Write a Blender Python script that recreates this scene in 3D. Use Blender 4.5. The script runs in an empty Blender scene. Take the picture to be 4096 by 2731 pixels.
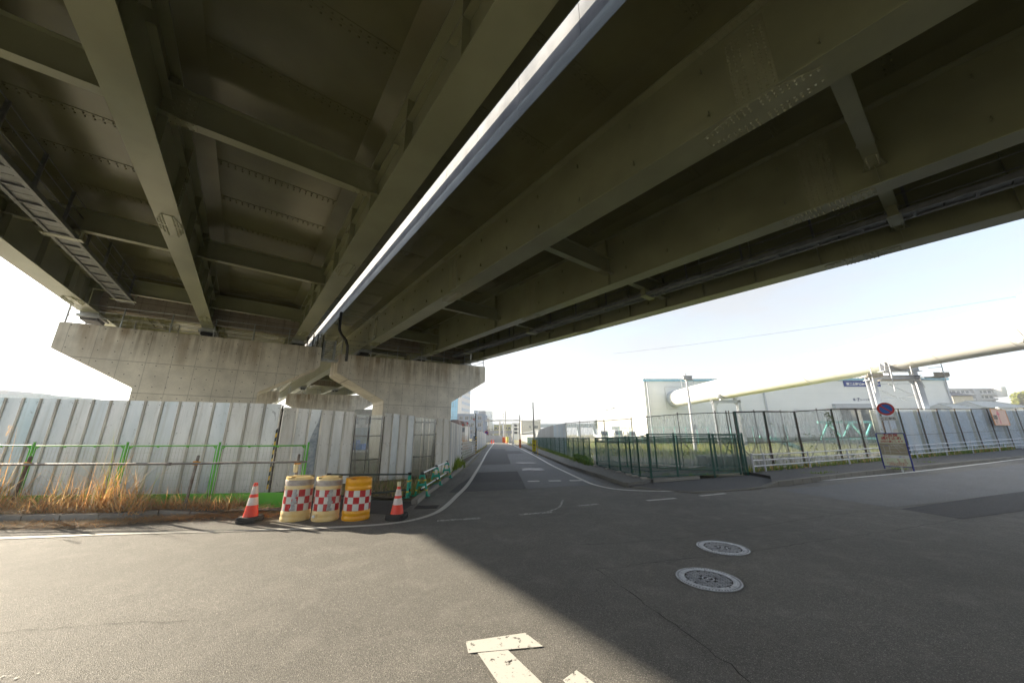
import bpy, math, random
from mathutils import Vector, Matrix
rnd = random.Random(11)
SC = bpy.context.scene
COL = SC.collection
PI = math.pi
H = 1.6                      # eye height

# ---------------------------------------------------------------- mesh builder
WM = {}                      # world matrix of every object made here
class MB:
    def __init__(s): s.v = []; s.f = []; s.m = []
    def add(s, vs, fs, mi=0):
        o = len(s.v); s.v += [tuple(v) for v in vs]
        for f in fs: s.f.append(tuple(i + o for i in f)); s.m.append(mi)
    def hexa(s, c, mi=0):
        s.add(c, [(0,3,2,1),(4,5,6,7),(0,1,5,4),(1,2,6,5),(2,3,7,6),(3,0,4,7)], mi)
    def box(s, x0,x1,y0,y1,z0,z1, mi=0):
        s.hexa([(x0,y0,z0),(x1,y0,z0),(x1,y1,z0),(x0,y1,z0),(x0,y0,z1),(x1,y0,z1),(x1,y1,z1),(x0,y1,z1)], mi)
    def obox(s, o, u, v, w, mi=0):
        o,u,v,w = map(Vector,(o,u,v,w))
        s.hexa([o,o+u,o+u+v,o+v,o+w,o+u+w,o+u+v+w,o+v+w], mi)
    def bar(s, p, q, w, h, up=(0,0,1), mi=0):
        p,q = Vector(p),Vector(q); d=(q-p).normalized(); up=Vector(up)
        if abs(d.dot(up))>.99: up=Vector((1,0,0))
        a=d.cross(up).normalized(); b=a.cross(d).normalized()
        s.obox(p-a*w/2-b*h/2, q-p, a*w, b*h, mi) if False else s.hexa([p-a*w/2-b*h/2,p+a*w/2-b*h/2,q+a*w/2-b*h/2,q-a*w/2-b*h/2,p-a*w/2+b*h/2,p+a*w/2+b*h/2,q+a*w/2+b*h/2,q-a*w/2+b*h/2], mi)
    def tube(s, p, q, r, n=8, r2=None, mi=0, caps=True):
        s.path([p,q],[r, r if r2 is None else r2],n,mi,caps)
    def path(s, pts, r, n=8, mi=0, caps=True):
        pts=[Vector(p) for p in pts]; k=len(pts)
        rs = r if isinstance(r,(list,tuple)) else [r]*k
        d0=(pts[1]-pts[0]).normalized(); up=Vector((0,0,1)) if abs(d0.z)<.95 else Vector((1,0,0))
        a=d0.cross(up).normalized(); vs=[]
        for i,p in enumerate(pts):
            d=(pts[min(i+1,k-1)]-pts[max(i-1,0)]).normalized()
            a=(a-d*a.dot(d)).normalized(); b=d.cross(a)
            for j in range(n):
                t=2*PI*j/n; vs.append(p+(a*math.cos(t)+b*math.sin(t))*rs[i])
        fs=[]
        for i in range(k-1):
            for j in range(n):
                j2=(j+1)%n; fs.append((i*n+j,i*n+j2,(i+1)*n+j2,(i+1)*n+j))
        if caps: fs.append(tuple(range(n-1,-1,-1))); fs.append(tuple((k-1)*n+j for j in range(n)))
        s.add(vs,fs,mi)
    def lathe(s, prof, n=24, c=(0,0,0), mi=0, sx=1, sy=1, a0=0, a1=2*PI):
        full=abs(a1-a0-2*PI)<1e-6; m=n if full else n+1; vs=[]
        for r,z in prof:
            for j in range(m):
                t=a0+(a1-a0)*j/n; vs.append((c[0]+r*sx*math.cos(t),c[1]+r*sy*math.sin(t),c[2]+z))
        fs=[]
        for i in range(len(prof)-1):
            for j in range(n):
                j2=(j+1)%m; fs.append((i*m+j,i*m+j2,(i+1)*m+j2,(i+1)*m+j))
        s.add(vs,fs,mi)
    def prism(s, poly, vec, mi=0):
        n=len(poly); vec=Vector(vec); a=[Vector(p) for p in poly]; vs=a+[p+vec for p in a]
        fs=[tuple(range(n-1,-1,-1)),tuple(range(n,2*n))]+[(i,(i+1)%n,n+(i+1)%n,n+i) for i in range(n)]
        s.add(vs,fs,mi)
    def poly(s, pts, mi=0): s.add(pts,[tuple(range(len(pts)))],mi)
    def build(s, name, mats, parent=None, smooth=False, bevel=0):
        me=bpy.data.meshes.new(name)
        inv = WM[parent.name].inverted() if parent else Matrix()
        me.from_pydata([tuple(inv@Vector(v)) for v in s.v] if parent else s.v, [], s.f)
        for m in (mats if isinstance(mats,(list,tuple)) else [mats]): me.materials.append(m)
        me.polygons.foreach_set('material_index', s.m)
        if smooth:
            me.polygons.foreach_set('use_smooth',[True]*len(me.polygons)); me.set_sharp_from_angle(angle=math.radians(40))
        me.update()
        o=bpy.data.objects.new(name, me); COL.objects.link(o); o.parent=parent
        WM[o.name]=WM[parent.name].copy() if parent else Matrix()
        if bevel:
            b=o.modifiers.new('bevel','BEVEL'); b.width=bevel; b.segments=2; b.limit_method='ANGLE'
        return o

def tag(o, label=None, cat=None, group=None, kind=None):
    if label: o['label']=label
    if cat: o['category']=cat
    if group: o['group']=group
    if kind: o['kind']=kind
    return o
def thing(name, label, cat, loc=(0,0,0), rz=0, group=None):
    o=bpy.data.objects.new(name,None); COL.objects.link(o); o.empty_display_size=.2
    o.location=loc; o.rotation_euler=(0,0,rz); WM[o.name]=Matrix.Translation(Vector(loc))@Matrix.Rotation(rz,4,'Z')
    return tag(o,label,cat,group)
def children(o): return [c for c in bpy.data.objects if c.parent==o]
def dup(root, loc, rz=0, label=None, group=None, scale=None):
    def cp(o,par):
        c=o.copy(); COL.objects.link(c); c.parent=par
        for ch in children(o): cp(ch,c)
        return c
    kids=[(o,children(o)) for o in [root]]
    r=cp(root,None); r.location=loc; r.rotation_euler=(0,0,rz)
    if scale: r.scale=scale
    WM[r.name]=Matrix.Translation(Vector(loc))@Matrix.Rotation(rz,4,'Z')
    if label: r['label']=label
    if group: r['group']=group
    return r
def struct(o): o['kind']='structure'; return o

# ---------------------------------------------------------------- materials
def lk(nt,a,b): nt.links.new(a,b)
def newmat(name):
    m=bpy.data.materials.new(name); m.use_nodes=True; nt=m.node_tree
    return m,nt,nt.nodes['Principled BSDF'],nt.nodes['Material Output']
def coords(nt, scale=(1,1,1), world=False, rot=(0,0,0)):
    tc=nt.nodes.new('ShaderNodeTexCoord'); mp=nt.nodes.new('ShaderNodeMapping')
    if world:
        g=nt.nodes.new('ShaderNodeNewGeometry'); lk(nt,g.outputs['Position'],mp.inputs[0])
    else: lk(nt,tc.outputs['Object'],mp.inputs[0])
    mp.inputs['Scale'].default_value=scale; mp.inputs['Rotation'].default_value=rot
    return mp.outputs[0]
def noise(nt, vec, scale, detail=4, rough=.55, dist=0):
    n=nt.nodes.new('ShaderNodeTexNoise'); n.inputs['Scale'].default_value=scale; n.inputs['Detail'].default_value=detail
    n.inputs['Roughness'].default_value=rough; n.inputs['Distortion'].default_value=dist; lk(nt,vec,n.inputs['Vector']); return n.outputs['Fac']
def ramp(nt, fac, stops):
    r=nt.nodes.new('ShaderNodeValToRGB'); e=r.color_ramp.elements
    while len(e)<len(stops): e.new(.5)
    for i,(p,c) in enumerate(stops):
        e[i].position=p; e[i].color=(c if isinstance(c,(tuple,list)) else (c,c,c))[:3]+(1,) if isinstance(c,(tuple,list)) else (c,c,c,1)
    lk(nt,fac,r.inputs[0]); return r.outputs[0]
def mixc(nt, fac, a, b, mode='MIX'):
    m=nt.nodes.new('ShaderNodeMix'); m.data_type='RGBA'; m.blend_type=mode
    for inp,v in ((m.inputs[0],fac),(m.inputs[6],a),(m.inputs[7],b)):
        if isinstance(v,(int,float)): inp.default_value=v
        elif isinstance(v,(tuple,list)): inp.default_value=tuple(v)[:3]+(1,)
        else: lk(nt,v,inp)
    return m.outputs[2]
def mth(nt, op, a, b=0, c=0):
    m=nt.nodes.new('ShaderNodeMath'); m.operation=op
    for inp,v in zip(m.inputs,(a,b,c)):
        if isinstance(v,(int,float)): inp.default_value=v
        else: lk(nt,v,inp)
    return m.outputs[0]
def bump(nt, b, h, strength=.3, dist=.01):
    n=nt.nodes.new('ShaderNodeBump'); n.inputs['Strength'].default_value=strength; n.inputs['Distance'].default_value=dist
    lk(nt,h,n.inputs['Height']); lk(nt,n.outputs[0],b.inputs['Normal'])
def M(name, col, rough=.6, metal=0, col2=None, vs=3, var=.12, stretch=(1,1,1), bmp=0, bs=60, alpha=None, spec=.5, lo=.35, hi=.65, coat=0, world=False):
    m,nt,b,out=newmat(name)
    vec=coords(nt,stretch,world); n=noise(nt,vec,vs,5)
    c2=col2 or tuple(max(0,c*(1-var)) for c in col); c1=col if col2 else tuple(min(1,c*(1+var)) for c in col)
    lk(nt,ramp(nt,n,[(lo,c1),(hi,c2)]),b.inputs['Base Color'])
    b.inputs['Roughness'].default_value=rough; b.inputs['Metallic'].default_value=metal; b.inputs['Specular IOR Level'].default_value=spec
    if coat: b.inputs['Coat Weight'].default_value=coat
    if bmp: bump(nt,b,noise(nt,coords(nt,(1,1,1),world),bs,3),bmp)
    return m

def asphalt(name, dark, light, stain=.25, speck=170, rough=.82, b=.5):
    m,nt,p,out=newmat(name); vec=coords(nt)
    vor=nt.nodes.new('ShaderNodeTexVoronoi'); vor.inputs['Scale'].default_value=speck; lk(nt,vec,vor.inputs['Vector'])
    sp=nt.nodes.new('ShaderNodeSeparateColor'); lk(nt,vor.outputs['Color'],sp.inputs[0])
    agg=ramp(nt,sp.outputs[0],[(0,dark),(.62,tuple((a+c)/2 for a,c in zip(dark,light))),(.9,light),(1,tuple(min(1,c*1.9) for c in light))])
    n1=noise(nt,vec,.35,6,.6); n2=noise(nt,vec,2.6,5,.6,.4); n3=noise(nt,coords(nt,(1,5,1),rot=(0,0,.25)),.5,4)
    c=mixc(nt,ramp(nt,n1,[(.35,0),(.7,stain)]),agg,tuple(a*.55 for a in dark))
    c=mixc(nt,ramp(nt,n2,[(.5,0),(.75,stain*.7)]),c,tuple(a*1.35 for a in light))
    c=mixc(nt,ramp(nt,n3,[(.45,0),(.7,stain*.6)]),c,tuple(a*.7 for a in light))
    lk(nt,c,p.inputs['Base Color']); p.inputs['Roughness'].default_value=rough; p.inputs['Specular IOR Level'].default_value=.5
    f=noise(nt,vec,90,3,.7); h=mth(nt,'ADD',mth(nt,'MULTIPLY',vor.outputs['Distance'],.6),f); bump(nt,p,h,b,.006)
    return m

def concrete(name, base, dark, rust=.5, joints=True, zj=(5.06,3.57), hw=.9, streak_top=6.9):
    """cast concrete: form joints, tie holes, rain streaks; local x along the face, z up"""
    m,nt,p,out=newmat(name); vec=coords(nt)
    sep=nt.nodes.new('ShaderNodeSeparateXYZ'); lk(nt,vec,sep.inputs[0]); X,Y,Z=sep.outputs
    c=mixc(nt,ramp(nt,noise(nt,vec,.9,6,.62),[(.38,0),(.66,.9)]),base,tuple(a*.72 for a in base))
    c=mixc(nt,ramp(nt,noise(nt,vec,9,5,.7),[(.5,0),(.8,.5)]),c,tuple(a*.7 for a in base))
    st=noise(nt,coords(nt,(2.4,2.4,.16)),1.6,5,.6); top=mth(nt,'MULTIPLY_ADD',Z,.55,-.55*(streak_top-2.3))
    top=nt_clamp(nt,top); sm=mth(nt,'MULTIPLY',ramp(nt,st,[(.42,0),(.60,1)]),top)
    c=mixc(nt,mth(nt,'MULTIPLY',mth(nt,'MULTIPLY',sm,ramp(nt,noise(nt,vec,.55,3),[(.38,.15),(.6,1)])),.8),c,dark)
    st2=noise(nt,coords(nt,(1.1,1.1,.1)),1.3,3,.5); sm2=mth(nt,'MULTIPLY',ramp(nt,st2,[(.5,0),(.64,1)]),top)
    c=mixc(nt,mth(nt,'MULTIPLY',mth(nt,'MULTIPLY',sm2,ramp(nt,noise(nt,vec,.4,2),[(.45,0),(.6,1)])),rust),c,(.26,.17,.075))
    if joints:
        wob=mth(nt,'MULTIPLY_ADD',noise(nt,vec,3,3),.03,-.015)
        fx=mth(nt,'FRACT',mth(nt,'DIVIDE',mth(nt,'ADD',X,wob),hw)); lx=mth(nt,'LESS_THAN',mth(nt,'ABSOLUTE',mth(nt,'SUBTRACT',fx,.5)),.013)
        line=mth(nt,'MULTIPLY',lx,.38)
        for z in zj:
            lz=mth(nt,'LESS_THAN',mth(nt,'ABSOLUTE',mth(nt,'SUBTRACT',mth(nt,'ADD',Z,wob),z)),.014); line=mth(nt,'MAXIMUM',line,mth(nt,'MULTIPLY',lz,.55))
        c=mixc(nt,line,c,tuple(a*.35 for a in dark))
        gx=mth(nt,'SUBTRACT',mth(nt,'FRACT',mth(nt,'DIVIDE',mth(nt,'ADD',X,mth(nt,'MULTIPLY_ADD',noise(nt,vec,1.1,1),.22,0)),.5)),.5)
        gz=mth(nt,'SUBTRACT',mth(nt,'FRACT',mth(nt,'DIVIDE',Z,.52)),.5)
        r=mth(nt,'SQRT',mth(nt,'ADD',mth(nt,'POWER',gx,2),mth(nt,'POWER',gz,2)))
        hole=mth(nt,'LESS_THAN',r,.045); c=mixc(nt,mth(nt,'MULTIPLY',hole,.8),c,(.03,.028,.025))
    lk(nt,c,p.inputs['Base Color']); p.inputs['Roughness'].default_value=.85
    bump(nt,p,noise(nt,vec,35,4,.7),.25,.006)
    return m
def nt_clamp(nt,a):
    c=nt.nodes.new('ShaderNodeClamp'); lk(nt,a,c.inputs[0]); return c.outputs[0]

def glassy(name, tint, haze=.3, gloss=.12, stain=None, streak=1):
    """thin clear plastic sheet: mostly see-through, some milky dirt and glare"""
    m,nt,p,out=newmat(name); nt.nodes.remove(p)
    tr=nt.nodes.new('ShaderNodeBsdfTransparent'); tr.inputs[0].default_value=tint+(1,)
    df=nt.nodes.new('ShaderNodeBsdfDiffuse'); tl=nt.nodes.new('ShaderNodeBsdfTranslucent'); gl=nt.nodes.new('ShaderNodeBsdfGlossy'); gl.inputs['Roughness'].default_value=.12
    for d in (df,tl): d.inputs[0].default_value=(stain or (.75,.75,.7))+(1,)
    mx=nt.nodes.new('ShaderNodeMixShader'); mx.inputs[0].default_value=.5; lk(nt,df.outputs[0],mx.inputs[1]); lk(nt,tl.outputs[0],mx.inputs[2])
    n=noise(nt,coords(nt,(3,3,.4)),2.2,5,.65); f=mth(nt,'MULTIPLY',ramp(nt,n,[(.3,.35),(.75,1)]),haze)
    a=nt.nodes.new('ShaderNodeMixShader'); lk(nt,f,a.inputs[0]); lk(nt,tr.outputs[0],a.inputs[1]); lk(nt,mx.outputs[0],a.inputs[2])
    fr=nt.nodes.new('ShaderNodeFresnel'); fr.inputs[0].default_value=1.45
    g=nt.nodes.new('ShaderNodeMixShader'); lk(nt,mth(nt,'MULTIPLY_ADD',fr.outputs[0],.8,gloss*.2),g.inputs[0]); lk(nt,a.outputs[0],g.inputs[1]); lk(nt,gl.outputs[0],g.inputs[2])
    lk(nt,g.outputs[0],out.inputs[0]); return m
def leafmat(name, c1, c2, tl=.35, rough=.6):
    m,nt,p,out=newmat(name)
    oi=nt.nodes.new('ShaderNodeNewGeometry'); c=ramp(nt,oi.outputs['Random Per Island'],[(0,c1),(1,c2)])
    t=nt.nodes.new('ShaderNodeBsdfTranslucent'); lk(nt,c,p.inputs['Base Color']); lk(nt,c,t.inputs[0]); p.inputs['Roughness'].default_value=rough
    mx=nt.nodes.new('ShaderNodeMixShader'); mx.inputs[0].default_value=tl; lk(nt,p.outputs[0],mx.inputs[1]); lk(nt,t.outputs[0],mx.inputs[2]); lk(nt,mx.outputs[0],out.inputs[0])
    return m

# ---------------------------------------------------------------- text as real, thin letters
_tc={}
def text_mesh(body):
    if body not in _tc:
        cu=bpy.data.curves.new('lettering','FONT'); cu.body=body; cu.resolution_u=2
        o=bpy.data.objects.new('lettering',cu); COL.objects.link(o); bpy.context.view_layer.update()
        me=bpy.data.meshes.new_from_object(o.evaluated_get(bpy.context.evaluated_depsgraph_get()))
        v=[tuple(x.co) for x in me.vertices]; f=[tuple(p.vertices) for p in me.polygons]
        bpy.data.objects.remove(o); bpy.data.curves.remove(cu); bpy.data.meshes.remove(me)
        _tc[body]=(v,f)
    return _tc[body]
def put_text(mb, body, o, u, w, width=None, height=None, mi=0, center=False, bold=0):
    """letters laid from o along u (unit), up w (unit)"""
    v,f=text_mesh(body)
    if not v: return
    x0=min(a[0] for a in v); x1=max(a[0] for a in v); y0=min(a[1] for a in v); y1=max(a[1] for a in v)
    sx=width/(x1-x0) if width else None; sy=height/(y1-y0) if height else None
    sx=sx or sy; sy=sy or sx
    o,u,w=Vector(o),Vector(u),Vector(w); off=-(x1-x0)*sx/2 if center else 0
    offs=[(0,0)] if not bold else [(-bold,0),(bold,0),(0,bold),(0,-bold)]
    nrm=u.cross(w)
    for i,(bx,bz) in enumerate(offs):
        mb.add([o+u*((a[0]-x0)*sx+off+bx)+w*((a[1]-y0)*sy+bz)+nrm*i*.0006 for a in v], f, mi)

# ---------------------------------------------------------------- bridge frame: t across, s along, z up
BU=Vector((.795379,.606113,0)); BS=Vector((-.606113,.795379,0)); BTH=math.atan2(.606113,.795379)
S0=24.17; GR=.02512
def P(t,s,z): return BU*t+BS*s+Vector((0,0,z))
def zf(s): return 7.25+GR*(s-S0)
def R(t,s,rel): return P(t,s,zf(s)+rel)
def sbox(mb,t0,t1,s0,s1,r0,r1,mi=0):
    mb.hexa([R(t0,s0,r0),R(t1,s0,r0),R(t1,s1,r0),R(t0,s1,r0),R(t0,s0,r1),R(t1,s0,r1),R(t1,s1,r1),R(t0,s1,r1)],mi)
def bolt(mb,c,n,r=.02,h=.014,mi=0):
    c,n=Vector(c),Vector(n).normalized(); a=n.orthogonal().normalized(); b=n.cross(a); k=6
    vs=[c+(a*math.cos(2*PI*i/k)+b*math.sin(2*PI*i/k))*r for i in range(k)]+[c+n*h*.8+(a*math.cos(2*PI*i/k)+b*math.sin(2*PI*i/k))*r*.6 for i in range(k)]+[c+n*h*1.1]
    mb.add(vs,[(i,(i+1)%k,k+(i+1)%k,k+i) for i in range(k)]+[(k+i,k+(i+1)%k,2*k) for i in range(k)],mi)
SUN_E=5.0; SKY_S=.15; EXPO=1.65; HAZE=.0009
# ================================================================ BRIDGES
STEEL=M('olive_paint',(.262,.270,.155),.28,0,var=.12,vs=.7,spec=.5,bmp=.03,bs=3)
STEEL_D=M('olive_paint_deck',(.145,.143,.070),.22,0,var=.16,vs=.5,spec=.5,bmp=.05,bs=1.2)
GALV=M('galvanised_steel',(.40,.42,.43),.42,.55,var=.18,vs=6)
CONC=concrete('pier_concrete',(.78,.73,.63),(.30,.255,.19),rust=.7)
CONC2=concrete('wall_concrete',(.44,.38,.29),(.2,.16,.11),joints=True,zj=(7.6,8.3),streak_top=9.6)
PARA=M('parapet_concrete',(.36,.375,.40),.8,0,col2=(.22,.235,.26),vs=2,stretch=(4,.6,.4),bmp=.2,bs=20)
GALVD=M('dull_galvanised_steel',(.20,.21,.21),.5,.4,var=.18,vs=6)
PLATE=M('splice_plate_paint',(.305,.313,.192),.2,0,var=.05)
RUB=M('bearing_rubber',(.02,.02,.02),.7)
DARKP=M('black_pipe_paint',(.015,.015,.014),.35)
SA,SB=-30.0,120.0
SEG=[(-30,24.0),(24.05,54.9),(54.95,120)]

def girder(par, t0,t1, web, tall=1.92, splice=(), lugs=0, vst=(), hst=None, side=-1):
    for sa,sb in SEG:
        w=MB(); sbox(w,web-.011,web+.011,sa,sb,.03,tall); sbox(w,web-.2,web+.2,sa,sb,tall,tall+.03)
        # vertical stiffeners
        for s in vst:
            if sa<s<sb:
                for sd in ((side,) if side else (-1,1)): sbox(w,web+sd*.012,web+sd*.16,s-.008,s+.008,.03,tall)
        if hst and sa<0:
            step=hst[1]; s=sa
            while s<sb:
                sbox(w,web+side*.012,web+side*.15,s+.15,min(s+step-.15,sb),hst[0],hst[0]+.014); s+=step
        if lugs:
            s=sa+.6
            while s<min(sb,30):
                if s>-6:
                    for rr in (.55,1.55):
                        for z0,z1 in ((rr-.05,rr+.05),):
                            sbox(w,web-.07,web-.012,s,s+.012,z0,z1); sbox(w,web-.07,web-.058,s,s+.035,z0-.012,z1-.05)
                s+=1.56
        g=w.build('girder',STEEL,par)
        fl=MB(); sbox(fl,t0,t1,sa,sb,0,.03); fl.build('bottom_flange',STEEL,g)
        for s in splice:
            if sa<s<sb and s<32:
                m=MB(); c=(t0+t1)/2; hw=(t1-t0)/2
                L=.82 if s<5 else .6
                pl=[R(c-hw+.02,s-L*.35,-.014),R(c-hw*.45,s-L,-.014),R(c+hw*.45,s-L,-.014),R(c+hw-.02,s-L*.35,-.014),R(c+hw-.02,s+L*.35,-.014),R(c+hw*.45,s+L,-.014),R(c-hw*.45,s+L,-.014),R(c-hw+.02,s+L*.35,-.014)]
                m.prism(pl,(0,0,.0125))
                ds=.085; ns=int(L/ds)
                for i in range(-ns,ns+1):
                    if i==0: continue
                    for tt in (-.85,-.62,-.38,.38,.62,.85):
                        if abs(i)*ds>L*.35 and abs(tt)>1-.62*(abs(i)*ds-L*.35)/(L*.65): continue
                        if abs(i)>=ns and abs(tt)>.4: continue
                        bolt(m,R(c+tt*hw,s+i*ds,-.0145),(0,0,-1),.022,.024)
                # web plate
                wd=.32
                for sd in (-1,1):
                    sbox(m,web+sd*.0115,web+sd*.022,s-wd,s+wd,.12,tall-.1)
                    if s<14:
                        z=.2
                        while z<tall-.15:
                            for k in (-.26,-.17,-.08,.08,.17,.26): bolt(m,R(web+sd*.022,s+k,z),BU*sd,.022,.024)
                            z+=.083
                sbox(m,web-.19,web-.02,s-.75,s+.75,tall-.014,tall-.001)
                if s<14:
                    for k in range(-8,9):
                        for q in (-.16,-.11,-.06): bolt(m,R(web+q,s+k*.085,tall-.0145),(0,0,-1),.017)
                m.build('splice_plate',PLATE,g)

def xbeam(par, wa, wb, s, r0, r1, down=True):
    m=MB(); a,b=wa+.012,wb-.012
    sbox(m,a,b,s-.007,s+.007,r0+.016,r1-.016)
    for r in (r0,r1-.016):
        sbox(m,a+.34,b-.34,s-.12,s+.12,r,r+.016)
        for e,sd in ((a,1),(b,-1)):
            m.hexa([R(e,s-.19,r),R(e+sd*.34,s-.12,r),R(e+sd*.34,s+.12,r),R(e,s+.19,r)][::sd]+[R(e,s-.19,r+.016),R(e+sd*.34,s-.12,r+.016),R(e+sd*.34,s+.12,r+.016),R(e,s+.19,r+.016)][::sd])
    o=m.build('cross_beam',STEEL,par)
    if -4<s<26:
        for e,sd in ((a,1),(b,-1)):
            p=MB()
            for fy in (-1,1):
                q0,q1=(e+sd*.14,e+sd*.52) if sd>0 else (e+sd*.52,e+sd*.14)
                sbox(p,q0,q1,s+fy*.0075,s+fy*.017,r0+.07,r1-.07)
                for i in range(4):
                    for j in range(5): bolt(p,R(e+sd*(.19+i*.095),s+fy*.0175,r0+.13+j*(r1-r0-.26)/4),BS*fy,.021,.022)
            q0,q1=(e+sd*.12,e+sd*.6) if sd>0 else (e+sd*.6,e+sd*.12)
            sbox(p,q0,q1,s-.115,s+.115,r0-.012,r0-.001)
            for i in range(5):
                for j in (-.08,.08): bolt(p,R(e+sd*(.17+i*.09),s+j,r0-.0125),(0,0,-1),.021,.022)
            p.build('joint_plate',PLATE,o)
    if s>30: return
    for w,sd in ((wa,1),(wb,-1)):
        for lo,hi in ((.031,r0-.002),(r1+.002,1.91)):
            st=MB(); q=(w+sd*.013,w+sd*.17); sbox(st,min(q),max(q),s-.009,s+.009,lo,hi); st.build('stiffener',STEEL,par)

def deck(par, ta, tb, webs, s_seam0, shade_wall=0):
    m=MB()
    for sa,sb in SEG:
        edges=[ta]+webs+[tb]
        for i in range(len(edges)-1):
            a,b=edges[i],edges[i+1]
            ha=.2 if i>0 else 0; hb=.2 if i<len(edges)-2 else 0
            # flat soffit with haunches beside every girder
            pa=a+ha+(.42 if i>0 else 0); pb=b-hb-(.42 if i<len(edges)-2 else 0)
            m.add([R(pa,sa,2.07),R(pb,sa,2.07),R(pb,sb,2.07),R(pa,sb,2.07)],[(0,3,2,1)])
            if i>0: m.add([R(a+ha,sa,1.951),R(pa,sa,2.07),R(pa,sb,2.07),R(a+ha,sb,1.951)],[(0,3,2,1)])
            if i<len(edges)-2: m.add([R(pb,sa,2.07),R(b-hb,sa,1.951),R(b-hb,sb,1.951),R(pb,sb,2.07)],[(0,3,2,1)])
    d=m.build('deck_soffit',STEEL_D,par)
    sm=MB(); s=s_seam0
    while s<24:
        e=[ta]+webs+[tb]
        for i in range(len(e)-1):
            a=e[i]+(.62 if i else .02); b=e[i+1]-(.62 if i<len(e)-2 else .02)
            sbox(sm,a,b,s-.13,s-.002,2.058,2.0685); sbox(sm,a,b,s+.002,s+.13,2.058,2.0685)
            n=int((b-a)/.155)
            for k in range(n):
                for q in (-.06,.06): bolt(sm,R(a+.08+k*(b-a-.16)/max(1,n-1),s+q,2.0575),(0,0,-1),.024,.026)
        s+=1.95
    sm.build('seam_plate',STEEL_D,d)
    sl=MB()
    for sa,sb in SEG: sbox(sl,ta+.016,tb-.016,sa,sb,2.075,2.33)
    sl.build('deck_slab',PARA,par)
    for t0,t1,x0,x1,wall in ((ta,ta+.014,ta+.03,ta+.25,shade_wall if ta<0 else 0),(tb-.014,tb,tb-.25,tb-.03,shade_wall if ta>0 else 0)):
        e=MB()
        for sa,sb in SEG:
            s=sa
            while s<sb-.1:
                sbox(e,t0,t1,s+.004,min(s+3.9,sb)-.004,2.06,2.46); s+=3.9
        e.build('edge_plate',EDGE,par)
        q=MB()
        for sa,sb in SEG:
            s=sa
            while s<sb-.1:
                s2=min(s+1.95,sb); sbox(q,x0-.012 if x0<0 or t0==ta else x0,x1,s+.006,s2-.006,2.33,3.35); s+=1.95
        q.build('parapet',PARA,par)
        if wall:
            w=MB(); xm=(x0+x1)/2
            for sa,sb in SEG:
                s=sa
                while s<sb-.1: sbox(w,xm-.04,xm+.04,s+.01,min(s+1.95,sb)-.01,3.36,3.35+wall); s+=1.95
            w.build('added_shade_wall',GALV,par)  # added wall, out of view, to shade the road at far right

EDGE=M('edge_steel',(.30,.35,.37),.45,.3,var=.25,vs=1.5,stretch=(1,.4,1))
L=thing('elevated_bridge','olive steel girder bridge left of the bright slot, resting on the rust streaked pier','bridge',tuple(P(-2,0,0)),BTH,'twin elevated road bridges')
Rb=thing('elevated_bridge','olive steel girder bridge beyond the bright slot, ending above the white pipeline','bridge',tuple(P(10,0,0)),BTH,'twin elevated road bridges')
spl=(-9.6,1.1,11.8,22.4)
XL=(-6.2,1.2,8.6,16.2,23.4,28,35.5,43,50); XR=(-7.1,.2,7.2,14.6,21.9,28,35.5,43,50)
girder(L,-6.92,-6.27,-6.6,splice=spl,hst=(1.3,1.9),side=1,vst=[s+k for s in XL for k in (2.4,4.9)])
girder(L,-2.56,-2.05,-2.3,splice=spl,side=1,hst=(1.35,2.45),vst=[s+k for s in XL for k in (2.45,4.9)])
girder(L,1.67,2.28,1.97,splice=spl,side=-1,hst=(1.35,2.45),vst=[s+k for s in XL for k in (2.45,4.9)])
girder(Rb,5.63,6.28,5.96,splice=spl,lugs=1,side=1)
girder(Rb,9.88,10.38,10.13,splice=spl,lugs=1,side=1)
girder(Rb,13.77,14.37,14.07,splice=spl,lugs=1,side=-1,vst=[s+k for s in XR for k in (1.8,3.6,5.4)])
for s in XL: xbeam(L,-6.6,-2.3,s,.92,1.66); xbeam(L,-2.3,1.97,s,.92,1.66)
for s in XR: xbeam(Rb,5.96,10.13,s,.5,1.14); xbeam(Rb,10.13,14.07,s,.5,1.14)
deck(L,-8.25,3.5,[-6.6,-2.3,1.97],-.35-1.95*9,0)
deck(Rb,4.12,15.7,[5.96,10.13,14.07],-.4-1.95*9,1.6)
for par,ws in ((L,(-6.6,-2.3,1.97)),(Rb,(5.96,10.13,14.07))):
    for sf in (25.2,56.3):
        m=MB()
        for a,b in zip(ws,ws[1:]): sbox(m,a+.03,b-.03,sf,sf+.55,.42,1.75)
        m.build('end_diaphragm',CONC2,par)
    for w in ws:
        for sf in (25.3,56.4):
            m=MB(); sbox(m,w-.3,w+.3,sf-.8,sf+.5,-.1,-.002); sbox(m,w-.38,w+.38,sf-.85,sf+.55,-.2,-.101)
            o=m.build('bearing',GALV,par); q=MB(); sbox(q,w-.28,w+.28,sf-.7,sf+.4,-.34,-.201); q.build('rubber_pad',RUB,o)

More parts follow.
